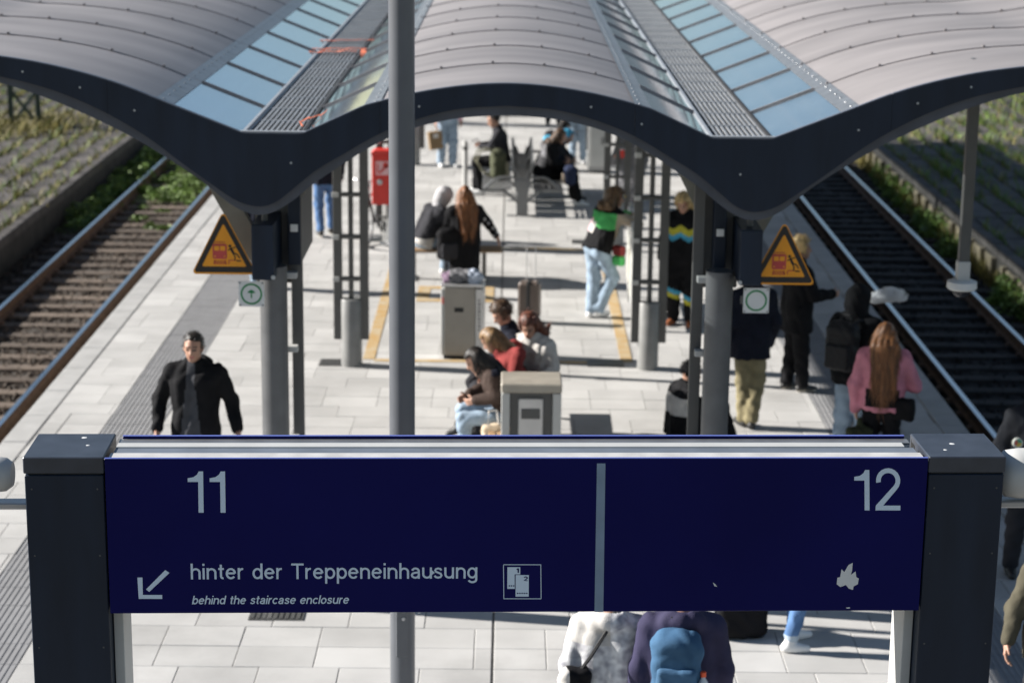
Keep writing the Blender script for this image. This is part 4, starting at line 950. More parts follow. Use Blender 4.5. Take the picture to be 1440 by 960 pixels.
def person(loc, rz, label, pose=None, base=None, skin=None, hair='short', hair_m=None, hair_len=.3, top=None, top_th=.028, hem=-.10, bottom=None, leg_th=.022, cuff=.10, shoes=None, sole=None,
           head_yaw=0.0, head_pitch=0.0, head_roll=0.0, hood=None, hood_m=None, paint=None, bpaint=None, scale=1.0, curlR=.45, curlL=.45, curly=0.0, group=None, glove=False, collar=True, lowhem=None, puff=0.0, seed=0, toes=None, famp=1.0):
    J = dict(base or STAND); J.update(pose or {}); J = {k: np.asarray(v, np.float32) for k, v in J.items()}
    root = empty('person', (loc[0], loc[1], loc[2] if len(loc) > 2 else 0), R(rz), label, 'person', group); root.scale = (scale,) * 3
    skin = skin or SKIN; ax = unit(J['chest'] - J['pelvis']).astype(np.float32)
    sx = unit(J['shR'] - J['shL']).astype(np.float32); hx = unit(J['hipR'] - J['hipL']).astype(np.float32)
    CR, CL = J['chest'] + sx * .085, J['chest'] - sx * .085; PR, PL = J['pelvis'] + hx * .068, J['pelvis'] - hx * .068
    rise = J['neck'] - J['chest']
    def torso(P, th):
        d = smin(cap(P, PR, CR, .094 + th, .100 + th * .8), cap(P, PL, CL, .094 + th, .100 + th * .8), .06)
        d = smin(d, cap(P, CR, J['shR'] - sx * .012, .084 + th * .6, .050 + th * .5), .05); d = smin(d, cap(P, CL, J['shL'] + sx * .012, .084 + th * .6, .050 + th * .5), .05)
        tz = J['neck'] - rise * .12
        for s in 'RL': d = smin(d, cap(P, tz, J['sh' + s] + (sx if s == 'L' else -sx) * .02 + rise * .02, .052 + th * .4, .046 + th * .5), .05)
        return smin(d, cap(P, J['chest'] + rise * .3, J['neck'] - rise * .05, .085 + th * .4, .056 + th * .4), .05)
    def arm(P, s, th, end=1.0):
        e, w0 = J['el' + s], J['wr' + s]; w1 = e + (w0 - e) * end
        return smin(cap(P, J['sh' + s], e, .050 + th * .8, .041 + th * .8), cap(P, e, w1, .041 + th * .8, .029 + th * .8), .025)
    def leg(P, s, th, end=1.0):
        k, a0 = J['kn' + s], J['an' + s]; a1 = k + (a0 - k) * end
        return smin(cap(P, J['hip' + s], k, .080 + th * .9, .055 + th), cap(P, k, a1, .055 + th, .036 + th * 1.2), .04)
    pts = np.stack(list(J.values())); lo, hi = pts.min(0) - .22, pts.max(0) + .22
    # --- body (one mesh: trunk and limbs, head with face, hands with fingers)
    Rh = rotm(R(head_yaw), R(head_pitch), R(head_roll)); hc = J['head']
    def body(P):
        d = torso(P, -.012)
        for s in 'RL': d = smin(d, arm(P, s, -.006), .03); d = smin(d, leg(P, s, -.010), .05)
        for s in 'RL':
            a0 = J['an' + s]; k = J['kn' + s]; f = toe_dir(s); d = smin(d, cap(P, a0 - np.array([0, 0, .03]), a0 + f * .10 - np.array([0, 0, .045]), .036, .028), .02)
        return smin(d, cap(P, J['neck'] - rise * .1, hc - Rh @ np.array([0, .02, .05], np.float32), .056, .054), .03)
    def toe_dir(s):
        if toes and s in toes: return unit(toes[s]).astype(np.float32)
        f = np.array([0.0, 1.0, 0], np.float32); f[0] = .18 if s == 'R' else -.18; return f / np.linalg.norm(f)
    V, F = surf(body, lo, hi, .023); VS, FS, MI = [V], [F], [np.zeros(len(F), int)]; nv = len(V)
    def headf(P):
        q = (P - hc) @ Rh
        d = ell(q, (0, -.012, .022), (.076, .096, .102)); d = smin(d, ell(q, (0, .024, -.045), (.058, .066, .072)), .03); d = smin(d, cap(q, (0, .058, -.088), (0, .062, -.088), .022), .03)
        d = smin(d, cap(q, (0, .083, .012), (0, .103, -.026), .009, .015), .012); d = smin(d, cap(q, (-.035, .072, .026), (.035, .072, .026), .012), .018)
        for s in (-1, 1):
            d = np.maximum(d, -ell(q, (s * .031, .098, .006), (.017, .014, .011))); d = smin(d, ell(q, (s * .077, -.008, -.012), (.012, .022, .032)), .008)
        d = smin(d, cap(q, (-.018, .078, -.055), (.018, .078, -.055), .010), .012)
        return smin(d, cap(P, J['neck'], hc - Rh @ np.array([0, .02, .05], np.float32), .054, .052), .03)
    V, F = surf(headf, hc - .155, hc + .155, .0105); q = (V[F].mean(1) - hc) @ Rh; mi = np.zeros(len(F), int)
    for s in (-1, 1): mi[(np.abs(q[:, 0] - s * .031) < .015) & (np.abs(q[:, 2] - .006) < .008) & (q[:, 1] > .05)] = 1
    for s in (-1, 1): mi[(np.abs(q[:, 0] - s * .031) < .020) & (np.abs(q[:, 2] - .030) < .005) & (q[:, 1] > .06)] = 1
    mi[(np.abs(q[:, 0]) < .022) & (np.abs(q[:, 2] + .055) < .008) & (q[:, 1] > .075)] = 2
    VS.append(V); FS.append(F + nv); MI.append(mi); nv += len(V)
    for s, sd, cu in (('R', 1, curlR), ('L', -1, curlL)):
        w0 = J['wr' + s].astype(float); d = unit(J['wr' + s] - J['el' + s]); n = unit(np.array([-sd * .9, .25, 0.0]) - 0)
        if abs(np.dot(n, d)) > .85: n = np.array([0, 0, -1.0])
        V, F = surf(lambda P: hand_sdf(P, w0, d, n, sd, cu), w0 + d * .09 - .125, w0 + d * .09 + .125, .0078)
        VS.append(V); FS.append(F + nv); MI.append(np.zeros(len(F), int)); nv += len(V)
    link('body', np_mesh('body', np.concatenate(VS), np.concatenate(FS), [skin, M_eye, M_lips], True, np.concatenate(MI)), root)
    # --- trousers
    if bottom is not None:
        def tr(P):
            d = smin(cap(P, PR - ax * .02, PL - ax * .02, .106 + leg_th * .6), cap(P, J['pelvis'] - ax * .02, J['pelvis'] + ax * .10, .105), .05)
            for s in 'RL': d = smin(d, leg(P, s, leg_th, 1 - cuff * .5), .05)
            return d + fold(P, .010, 30, seed)
        V, F = surf(tr, np.minimum(lo, lo), np.array([hi[0], hi[1], max(J['pelvis'][2] + .28, J['knR'][2] + .15)]), .019)
        add_part(root, 'trousers', V, F, bottom, bpaint)
    # --- shoes
    if shoes is not None:
        for s in 'RL':
            a0 = J['an' + s]; f = toe_dir(s); u = np.array([0, 0, 1], np.float32)
            if abs(f[2]) > .3: u = unit(np.cross(np.cross(f, [0, 0, 1]), f)).astype(np.float32)
            def sh(P):
                d = smin(cap(P, a0 - u * .042 - f * .035, a0 - u * .046 + f * .055, .042, .043), cap(P, a0 - u * .046 + f * .055, a0 - u * .052 + f * .145, .043, .034), .02)
                d = smin(d, cap(P, a0 - u * .03, a0 + u * .015, .046, .045), .03)
                return np.maximum(d, -((P - a0) @ u) - .082)
            V, F = surf(sh, a0 - .2, a0 + .2, .0125)
            sp = (lambda c, a0=a0, u=u: (((c - a0) @ u) < -.062).astype(int)) if sole is not None else None
            add_part(root, 'shoe', V, F, [shoes, sole] if sole is not None else shoes, sp)
    # --- top
    if top is not None:
        lh = lowhem if lowhem is not None else hem
        def tp(P):
            d = torso(P, top_th)
            if hem < -.02: d = smin(d, smin(cap(P, PR, PR + ax * hem, .098 + top_th, .106 + top_th), cap(P, PL, PL + ax * hem, .098 + top_th, .106 + top_th), .06), .04)
            t = (P - J['pelvis']) @ ax; d = np.maximum(d, hem - t)
            for s in 'RL': d = smin(d, arm(P, s, top_th * .75, .97), .035)
            if collar and hood != 'up':
                nd = unit(rise + np.array([0, .02, 0])); c0 = J['neck'] + rise * .02
                rad = np.linalg.norm((P - c0) - ((P - c0) @ nd)[:, None] * nd, axis=1); hgt = np.abs((P - c0) @ nd) - .03
                d = smin(d, np.maximum(np.abs(rad - .072) - .014, hgt), .02)
            if hood == 'down':
                bk = J['neck'] - unit(np.cross(sx, ax)) * -.0 + np.cross(ax, sx) * -.0
                bd = np.cross(sx, ax); bd = bd if bd[1] < 0 else -bd
                d = smin(d, ell(P, J['neck'] + bd * .085 - ax * .02, (.135, .085, .075)), .04); d = np.maximum(d, -ell(P, J['neck'] + bd * .055 + ax * .075, (.10, .06, .06)))
            f_ = famp * (fold(P * np.array([1, 1, .42], np.float32), .009 + puff * .004, 33, seed) + fold(P[:, [1, 2, 0]], .004, 46, seed + 1) * .8) + (np.abs(np.sin(((P - J['pelvis']) @ ax) * 34)) * -.012 * puff if puff else 0)
            return d + f_
        V, F = surf(tp, lo, hi, .0145)
        add_part(root, 'jacket', V, F, top, paint)
    # --- hood worn up
    if hood == 'up':
        def hd(P):
            q = (P - hc) @ Rh; d = ell(q, (0, -.025, .02), (.115, .135, .145)); d = smin(d, cap(P, hc - Rh @ np.array([0, .05, .06], np.float32), J['neck'], .105, .11), .05)
            d = np.maximum(d, -ell(q, (0, .125, -.01), (.078, .11, .105))); return d + fold(P, .006, 30, seed)
        V, F = surf(hd, hc - .26, hc + .2, .015); add_part(root, 'hood', V, F, hood_m or top)
    # --- hair
    elif hair:
        hm = hair_m
        def hr(P):
            q = (P - hc) @ Rh; ex = (.004 if hair == 'short' else .011) + (.018 if curly else 0)
            d = ell(q, (0, -.018, .03), (.079 + ex, .098 + ex, .100 + ex))
            if hair in ('long', 'bob'):
                L_ = hair_len; bd = np.array([0, -1, 0], np.float32) @ Rh.T
                p0 = hc + Rh @ np.array([0, -.05, .02], np.float32); 
                mid = J['neck'] + np.array([0, -.085 - top_th, .02]); end = mid + (-ax) * L_ + np.array([0, -.055, 0])
                wv = np.random.default_rng(seed + 50)
                for o_, r_ in ((-.105, .030), (-.06, .042), (-.015, .05), (.03, .048), (.075, .040), (.11, .028)):
                    m1 = mid + sx * o_ * .9 + np.array([0, .03 * abs(o_) / .1, 0]); e1 = end + sx * (o_ * .85 + wv.normal(0, .02)) + ax * abs(o_) * .8 + ax * wv.uniform(-.03, .05); d = smin(d, cap(P, p0 + (Rh @ np.array([o_ * .5, 0, 0], np.float32)), m1, .060, .046), .025); d = smin(d, cap(P, m1, e1, .044, r_ * .4), .018)
            face = np.maximum(np.maximum(-(q[:, 1] - .030 + q[:, 2] * .25), q[:, 2] - .078 - .010 * np.sin(60 * q[:, 0] + seed)), np.abs(q[:, 0]) - .085)   # opening for the face
            low = np.maximum(q[:, 2] + (.055 if hair == 'short' else .16), -1)
            d = np.maximum(d, -face)
            if hair == 'short': d = np.maximum(d, -.045 - q[:, 2] - .15 * q[:, 1])
            if curly: d = d + curly * np.sin(70 * P[:, 0] + 3 * np.sin(50 * P[:, 2])) * np.sin(66 * P[:, 1] + 2 * np.sin(60 * P[:, 0])) * np.sin(62 * P[:, 2])
            else: d = d + .0055 * np.sin(105 * q[:, 0] + 4 * np.sin(8 * P[:, 2] + seed) + 18 * q[:, 1]) * (.6 + .4 * np.sin(38 * q[:, 1] + 20 * P[:, 2] + seed))
            return d
        l0 = hc - .17; l1 = hc + .17
        if hair in ('long', 'bob'): l0 = np.minimum(l0, J['neck'] - ax * hair_len + np.array([-.16, -.36, -.1])); l1 = np.maximum(l1, hc + .17)
        V, F = surf(hr, l0, l1, .012)
        # loose strands lying over the hair mass
        gr = np.random.default_rng(seed + 300); ns = 900 if hair == 'long' else 650; ix = gr.integers(0, len(V), ns); p = V[ix]
        nrm = p - hc; nrm[:, 2] *= .6; below = p[:, 2] < J['neck'][2] + .02; nrm[below] = np.array([0, -1., .1]); nrm /= np.linalg.norm(nrm, axis=1)[:, None]
        if curly: dr = gr.normal(0, 1, (ns, 3)) + nrm * .9; Ls = gr.uniform(.015, .04, ns)
        elif hair == 'short': dr = np.array([0, -.75, -.35]) @ Rh.T + gr.normal(0, .45, (ns, 3)) + nrm * .35; Ls = gr.uniform(.015, .04, ns)
        else: dr = -ax * 1.0 + gr.normal(0, .12, (ns, 3)) + nrm * .08; Ls = gr.uniform(.06, .20 if hair == 'long' else .09, ns)
        dr = dr / np.linalg.norm(dr, axis=1)[:, None]; sd = np.cross(dr, nrm); sd /= np.maximum(np.linalg.norm(sd, axis=1)[:, None], 1e-6); wd = gr.uniform(.0015, .004, (ns, 1))
        rows = [p + nrm * (.002 + .006 * math.sin(t_ * 3.0)) + dr * (Ls * t_)[:, None] + sd * (.006 * np.sin(t_ * 5 + ix % 7))[:, None] for t_ in (0, .35, .7, 1.0)]
        sv = np.concatenate([np.stack([r_ - sd * wd * (1 - .25 * k_), r_ + sd * wd * (1 - .25 * k_)], 1) for k_, r_ in enumerate(rows)], 1).reshape(-1, 3); b0 = 8 * np.arange(ns)[:, None] + len(V)
        F = np.concatenate([F] + [b0 + np.array([[2 * k_, 2 * k_ + 1, 2 * k_ + 3, 2 * k_ + 2]]) for k_ in range(3)]); V = np.concatenate([V, sv])
        add_part(root, 'hair', V, F, hm)
    return root

def pack(loc, rz, size, m, label, m2=None, tilt=0.0, name='backpack', pocket=True, straps=True):
    """soft backpack, its back against +y"""
    t = empty(name, loc, R(rz), label, name.replace('_', ' ')); t.rotation_euler.x = R(tilt); a, b_, c = size
    def f(P):
        d = rbox(P, (0, 0, 0), (a, b_, c), min(a, b_) * .75); d = smin(d, ell(P, (0, .0, c * .55), (a * .95, b_ * .95, c * .55)), .04); return d + fold(P, .007, 30, a * 9)
    V, F = surf(f, np.array([-a, -b_, -c]) - .05, np.array([a, b_, c]) + np.array([.05, .05, .12]), .013); add_part(t, 'bag_body', V, F, m)
    if pocket:
        V, F = surf(lambda P: rbox(P, (0, -b_ * .95, -c * .35), (a * .8, b_ * .4, c * .52), .03) + fold(P, .004, 40), np.array([-a, -b_ * 1.6, -c]) - .02, np.array([a, -b_ * .3, c * .4]), .012); add_part(t, 'front_pocket', V, F, m2 or m)
    MB().tube([(-.05, b_ * .6, c + .02), (-.035, b_ * .6, c + .07), (.035, b_ * .6, c + .07), (.05, b_ * .6, c + .02)], .009, 6).build('grab_loop', M_black, t)
    if straps:
        for s in (-1, 1): MB().tube([(s * a * .45, b_ * .8, c * .95), (s * a * .62, b_ * 1.4, c * 1.05), (s * a * .75, b_ * 2.6, c * .95), (s * a * .85, b_ * 3.0, c * .3), (s * a * .9, b_ * 2.0, -c * .5), (s * a * .8, b_ * .9, -c * .8)], .017, 6).build('strap', m2 or m, t)
    return t
# ------------------------------------------------------------------ the people on the platform
JEANS = cloth('light_jeans', (.28, .36, .45)); DJEANS = cloth('blue_jeans', (.09, .17, .33)); BLACKC = cloth('black', (.0085, .0085, .010)); CHAR = cloth('charcoal', (.030, .030, .035))
NAVY = cloth('navy', (.011, .013, .023)); GREYC = cloth('grey', (.16, .16, .17)); WHITEC = cloth('off_white', (.52, .50, .475)); KHAKI = cloth('khaki', (.23, .20, .12)); PINK = cloth('pink', (.56, .22, .28)); OLIVE = cloth('olive', (.075, .068, .048))
PURPLE = cloth('purple_navy', (.040, .037, .075)); REDC = cloth('dull_red', (.22, .04, .038)); BROWNC = cloth('dark_brown', (.055, .038, .032)); LGREY = cloth('light_grey', (.42, .41, .42)); BEIGE = cloth('beige', (.42, .35, .28))
GREENC = cloth('neon_green', (.09, .45, .13)); YEL = cloth('yellow', (.45, .42, .05)); CYAN = cloth('cyan', (.07, .33, .50)); HOTP = cloth('pale_pink', (.75, .45, .52))
WSHOE = mat('white_sneaker', (.72, .72, .72), .5, var=.06); BSHOE = mat('black_shoe', (.02, .02, .02), .5); OSHOE = mat('orange_shoe', (.32, .10, .035), .6); SOLE = mat('shoe_sole', (.60, .55, .47), .7)
H_br = hairm('brown', (.075, .040, .020)); H_dk = hairm('dark', (.014, .010, .008)); H_red = hairm('auburn', (.19, .075, .025)); H_bl = hairm('blond', (.48, .34, .16)); H_lb = hairm('light_brown', (.20, .12, .055)); H_rb = hairm('red_brown', (.11, .032, .016)); H_curl = hairm('brown_curl', (.13, .075, .035))

# man walking towards the camera on the left
def shirt(c): return (((np.abs(c[:, 0] - .015) < .035 + .11 * np.clip(1.38 - c[:, 2], 0, .5)) & (c[:, 1] > .03) & (np.abs(c[:, 0]) < .17)) * 1).astype(int)
person((-2.77, 17.36), 176, 'man in open black jacket and grey shirt walking towards the camera', dict(elR=(.33, -.06, 1.16), wrR=(.315, .10, .93), elL=(-.30, -.05, 1.17), wrL=(-.375, .06, .94), knR=(.11, .20, .53), anR=(.11, .12, .085), anL=(-.11, -.28, .14), knL=(-.11, .02, .52), shR=(.20, -.01, 1.415), shL=(-.20, -.01, 1.415)),
       hair='short', hair_m=H_dk, top=[BLACKC, cloth('shirt_grey', (.062, .064, .072))], paint=shirt, hem=-.16, top_th=.042, bottom=DJEANS, shoes=BSHOE, hood='down', scale=1.03, seed=1, head_pitch=-6)
b = empty('carrier_bag', (-3.07, 17.22, .40), 0, 'thin handled carrier bag in the walking man\'s hand', 'bag')
V, F = surf(lambda P: rbox(P, (0, 0, .12), (.13, .05, .15), .035) + fold(P, .01, 28), (-.18, -.1, -.08), (.18, .1, .32), .014); add_part(b, 'bag_body', V, F, BLACKC)
for s in (-1, 1): MB().tube([(s * .07, 0, .25), (s * .03, 0, .42), (0, 0, .50)], .006, 6).build('handle', M_black, b)
# person half hidden behind the left cable housing
person((-3.40, 27.5), 190, 'person in navy jacket mostly hidden behind the left column', dict(wrR=(.27, .10, .86)), hair='short', hair_m=H_br, top=NAVY, bottom=JEANS, shoes=WSHOE, seed=2)
person((-2.88, 31.4), 10, 'person in dark jeans walking away behind the left columns', dict(knR=(.09, .18, .52), anR=(.09, .16, .09), anL=(-.10, -.16, .11)), hair='short', hair_m=H_dk, top=NAVY, hem=-.14, bottom=DJEANS, shoes=BSHOE, sole=SOLE, seed=3)
# two people on the low bench, seen from behind
person((-1.22, 28.22), -62, 'person with pale grey hood up and charcoal jacket bent forward on bench', dict(chest=(.0, .16, .90), neck=(.0, .26, 1.03), head=(.0, .35, 1.15), shR=(.2, .20, .97), shL=(-.2, .20, .97), elR=(.26, .34, .76), elL=(-.26, .34, .76), wrR=(.10, .55, .72), wrL=(-.10, .55, .72)), SIT, hair=None, top=[CHAR, WHITEC], paint=lambda c: (((c[:, 2] < .62) & (c[:, 1] < .1)) * 1).astype(int), hem=-.10, top_th=.045, bottom=JEANS, shoes=WSHOE, hood='up', hood_m=LGREY, head_pitch=-28, seed=4)
person((-.62, 28.05), 14, 'person with long auburn hair and black jacket reaching out an arm', dict(chest=(.02, .05, .93), neck=(.02, .07, 1.09), head=(.02, .10, 1.225), elR=(.34, .10, .84), wrR=(.44, -.06, .66), shR=(.2, .06, 1.0), shL=(-.19, .06, 1.0)), SIT, hair='long', hair_m=H_red, hair_len=.42, top=[BLACKC, LGREY], paint=lambda c: (((np.sin(c[:, 0] * 60) * np.sin(c[:, 2] * 55) > .45) & (c[:, 0] > .25) & (c[:, 2] < .92)) * 1).astype(int), hem=-.42, top_th=.05, bottom=BLACKC, shoes=BSHOE, seed=5, head_yaw=-15)
pack((-.86, 27.92, .56), 20, (.15, .09, .22), BLACKC, 'black backpack between the two people on the low bench', CHAR, straps=False)
# jacket and bag lying on the taupe bin
t = empty('folded_jacket', (-.56, 23.82, .915), 0, 'grey and pale blue jacket lying on the taupe bin', 'jacket')
V, F = surf(lambda P: smin(smin(ell(P, (-.02, 0, .07), (.17, .13, .09)), ell(P, (.14, -.03, .06), (.12, .11, .10)), .04), ell(P, (-.14, -.02, .05), (.11, .1, .07)), .04) + fold(P, .014, 34, 2), (-.3, -.2, -.02), (.3, .2, .22), .012)
add_part(t, 'cloth', V, F, [GREYC, LGREY, cloth('mauve', (.17, .12, .17)), cloth('pale_blue', (.42, .47, .56))], lambda c: np.where(c[:, 0] > .08, 3, np.where(c[:, 0] < -.15, 2, 0)))

# four young people on the slatted bench (facing left)
def crossed(**k):
    d = dict(knR=(.09, .47, .60), anR=(-.10, .66, .28), knL=(-.11, .46, .50), anL=(-.11, .44, .085)); d.update(k); return d
person((.03, 19.42), 92, 'person in dark brown coat with navy hood and light jeans on near end of bench', crossed(chest=(.0, .15, .87), neck=(0, .25, .98), head=(0, .35, 1.07), shR=(.185, .17, .93), shL=(-.185, .17, .93), knR=(.13, .46, .53), anR=(.13, .44, .085), elR=(.25, .24, .74), wrR=(.12, .42, .68)), SIT, hair='long', hair_m=H_dk, hair_len=.18, top=[BROWNC, NAVY], paint=lambda c: (((c[:, 2] > .98) & (c[:, 1] < .2)) * 1).astype(int), hem=-.14, top_th=.045, hood='down', bottom=JEANS, shoes=BSHOE, head_pitch=-35, seed=6)
person((.16, 20.05), 96, 'person in red sweater with light brown hair leaning over on the bench', crossed(chest=(.02, .14, .90), neck=(.03, .24, 1.03), head=(.04, .33, 1.12)), SIT, hair='bob', hair_m=H_lb, hair_len=.10, top=REDC, bottom=CHAR, leg_th=.012, shoes=BSHOE, head_pitch=-40, head_yaw=-20, seed=7, toes=dict(R=(.0, .8, -.35)))
person((.10, 20.55), 100, 'young man with brown hair bending over behind the others on the bench', dict(chest=(0, .05, 1.0), neck=(0, .10, 1.16), head=(0, .17, 1.29)), SIT, hair='short', hair_m=H_br, curly=.004, top=NAVY, bottom=CHAR, shoes=BSHOE, head_pitch=-35, head_yaw=10, seed=8)
person((.30, 20.35), 150, 'person in off white hooded jacket with red brown hair looking down', dict(chest=(0, .04, .96), neck=(0, .10, 1.12), head=(0, .17, 1.235), elL=(-.24, .08, .80)), SIT, hair='bob', hair_m=H_rb, hair_len=.03, curly=.004, top=WHITEC, hood='down', hem=-.1, top_th=.045, bottom=CHAR, shoes=BSHOE, head_pitch=-28, head_yaw=18, seed=9)
t = empty('handbag', (.10, 19.95, .62), R(5), 'small black handbag beside the off white hooded jacket', 'bag')
MB().box(-.13, .13, -.06, .06, 0, .17, .02).build('bag_body', BLACKC, t); MB().tube([(-.1, 0, .16), (-.08, 0, .25), (.08, 0, .25), (.1, 0, .16)], .008, 6).build('handle', M_black, t)
t = empty('tote_bag', (-.14, 19.12, .14), R(15), 'cream cloth tote bag hanging in front of the near bench end', 'bag')
V, F = surf(lambda P: rbox(P, (0, 0, .17), (.115, .05, .20), .045) + fold(P, .010, 26), (-.16, -.1, -.06), (.16, .1, .42), .013); add_part(t, 'bag_body', V, F, cloth('cream', (.55, .45, .33)))
MB().tube([(-.06, -.03, .33), (-.04, 0, .5), (.04, 0, .5), (.06, -.03, .33)], .010, 6).build('handle', WHITEC, t)

# far double bench
person((-.12, 35.45), 88, 'man in black jacket looking at his phone on the far bench', dict(elR=(.22, .20, .80), elL=(-.22, .20, .80), wrR=(.07, .38, .82), wrL=(-.07, .38, .82), anR=(.12, .46, .085), anL=(-.12, .36, .085)), SIT, hair='short', hair_m=H_dk, top=CHAR, bottom=BLACKC, shoes=WSHOE, head_pitch=-25, seed=10, scale=1.06)
t = empty('phone', (-.62, 35.45, .95), R(88), 'small dark phone held by the man on the far bench', 'phone'); t.rotation_euler.x = R(-30)
MB().box(-.036, .036, -.07, .07, 0, .009, .003).build('body', M_black, t); MB().box(-.032, .032, -.065, .065, .0095, .011).build('screen', mat('screen_glass', (.05, .06, .08), .1), t)
pack((-.20, 34.35, .70), 100, (.17, .13, .25), cloth('army_green', (.075, .080, .050)), 'olive green backpack with pale straps on the far bench', cloth('pale_olive', (.26, .25, .18)))
person((.56, 34.35), -82, 'person in black and grey coat sitting on the right side of far bench', dict(chest=(0, .14, .92), neck=(0, .22, 1.06), head=(0, .30, 1.18), knR=(.12, .52, .52), knL=(-.12, .50, .56), anR=(.12, .62, .085), anL=(-.12, .58, .085)), SIT, hair='bob', hair_m=H_br, hair_len=.02, top=[BLACKC, GREYC], paint=lambda c: (((c[:, 1] < .02) & (c[:, 2] > .7)) * 1).astype(int), hem=-.1, top_th=.05, bottom=BLACKC, shoes=WSHOE, head_pitch=-20, seed=11)
r_ = person((.60, 34.95), -86, 'person with bright cyan cap and navy jacket bending forward on far bench', dict(chest=(0, .18, .90), neck=(0, .30, 1.02), head=(0, .40, 1.10), knR=(.12, .50, .52), anR=(.12, .56, .085), anL=(-.12, .52, .085)), SIT, hair='short', hair_m=CYAN, top=[NAVY, CYAN], paint=lambda c: ((c[:, 2] > 1.0) * 1).astype(int), top_th=.04, bottom=NAVY, shoes=BSHOE, head_pitch=-35, seed=12)
pack((1.02, 34.05, .58), -90, (.17, .10, .16), cloth('dark_blue_bag', (.03, .04, .08)), 'dark blue bag on the lap of the seated person in black coat', BEIGE, straps=False)
person((.62, 35.6), -95, 'third seated person in dark clothes at the rear of the far bench', dict(chest=(0, .16, .92), neck=(0, .25, 1.05), head=(0, .34, 1.16), elR=(.24, .28, .76), wrR=(.1, .46, .62), elL=(-.24, .28, .76), wrL=(-.1, .46, .62), anR=(.12, .5, .085), anL=(-.12, .48, .085)), SIT, hair='short', hair_m=H_dk, top=CHAR, hem=-.1, top_th=.05, bottom=BLACKC, shoes=BSHOE, head_pitch=-30, seed=31)
person((.95, 44.6), 185, 'small distant person in dark red top at the far parapet', dict(), hair='short', hair_m=H_dk, top=BROWNC, bottom=CHAR, shoes=BSHOE, seed=32)
# standing people at the far end (upper bodies hidden by the canopy)
person((-1.20, 38.5), 200, 'person in pale jeans holding a brown paper bag near the far bench', dict(wrR=(.26, .08, .88), knL=(-.10, .06, .5), anL=(-.09, .06, .085)), hair='long', hair_m=H_br, hair_len=.2, top=HOTP, hem=-.04, bottom=JEANS, leg_th=.034, shoes=WSHOE, seed=13)
t = empty('paper_bag', (-1.40, 38.36, .36), R(20), 'brown paper shopping bag held beside pale jeans', 'bag'); t.rotation_euler.y = R(-8)
mpb = mat('kraft_paper', (.22, .145, .075), .8, var=.1); MB().box(-.13, .13, -.06, .06, 0, .34, .006).build('bag_body', mpb, t); MB().box(-.05, .05, -.0625, -.0605, .22, .3, .0).build('print', WHITEC, t)
MB().tube([(-.05, 0, .34), (-.03, 0, .45), (.03, 0, .45), (.05, 0, .34)], .005, 6).build('handle', mpb, t)
person((1.30, 39.1), 170, 'person in pale jeans and chunky white sneakers by the far cabinet', dict(knR=(.07, .05, .5), anR=(.08, .05, .085)), hair='short', hair_m=H_dk, top=WHITEC, hem=-.02, bottom=JEANS, shoes=WSHOE, seed=14)
person((1.93, 32.3), 150, 'person in grey coat holding a red cup behind the third right column', dict(elR=(.25, .12, 1.08), wrR=(.12, .30, 1.2)), hair='short', hair_m=H_br, top=GREYC, hem=-.42, bottom=CHAR, shoes=BSHOE, skin=SKIN2, seed=15)
t = empty('cup', (1.79, 31.98, 1.20), 0, 'red drinking cup held by person in grey coat', 'cup')
smooth_edges(MB().lathe([(0, 0), (.032, 0), (.045, .13), (.041, .13), (.03, .01), (0, .01)], (0, 0, 0), 20).build('wall', M_red, t))
MB().lathe([(.047, .128), (.047, .136), (.0, .138)], (0, 0, 0), 20).build('rim', M_white, t)

# couple leaning at the timetable case
def p11(c):
    i = np.zeros(len(c), int); t = c[:, 2] + .12 * c[:, 0]; s = np.abs(c[:, 0]) > .19
    i[(t > 1.22)] = 1; i[(t > 1.13) & (t <= 1.27) & (c[:, 0] < -.03) & (c[:, 1] < .02)] = 2; i[(t > 1.13) & (t < 1.30) & (c[:, 0] < -.12)] = 3
    i[s & (c[:, 1] > .06)] = 4; i[c[:, 2] > 1.40] = 0; return i
person((1.20, 25.95), -52, 'woman in black and neon green jacket leaning on the timetable case', dict(pelvis=(0, -.06, .95), chest=(0, .10, 1.30), neck=(0, .17, 1.44), head=(0, .24, 1.56), shR=(.19, .13, 1.37), shL=(-.19, .13, 1.37), elR=(.30, .36, 1.24), wrR=(.12, .52, 1.28), elL=(-.28, .36, 1.26), wrL=(-.08, .54, 1.30), hipR=(.09, -.06, .92), hipL=(-.09, -.06, .92), knR=(.09, .14, .54), anR=(.02, -.04, .10), knL=(-.10, -.02, .5), anL=(-.06, -.10, .085)), hair='bob', hair_m=H_curl, hair_len=.03, curly=.014, head_yaw=-35, head_pitch=-10,
       top=[BLACKC, GREENC, WHITEC, HOTP, BEIGE], paint=p11, hem=-.06, top_th=.045, bottom=JEANS, leg_th=.032, shoes=WSHOE, seed=16, collar=True)
t = empty('sunglasses', (1.50, 26.03, 1.60), R(-87), 'yellow tinted sunglasses on the woman in neon green jacket', 'sunglasses')
for s in (-1, 1): MB().box(s * .036 - .03, s * .036 + .03, -.004, .004, -.018, .022, .003).build('lens', mat('yellow_lens', (.6, .42, .02), .2), t)
MB().box(-.07, .07, -.002, .006, .018, .026).build('frame', M_black, t)
t = empty('bum_bag', (1.43, 25.80, .84), R(-50), 'small red and green bag at the waist of the leaning woman', 'bag')
MB().box(-.09, .09, -.05, .05, .02, .15, .02).build('red_half', REDC, t); MB().box(-.08, .09, -.055, .045, -.11, .018, .02).build('green_half', GREENC, t)
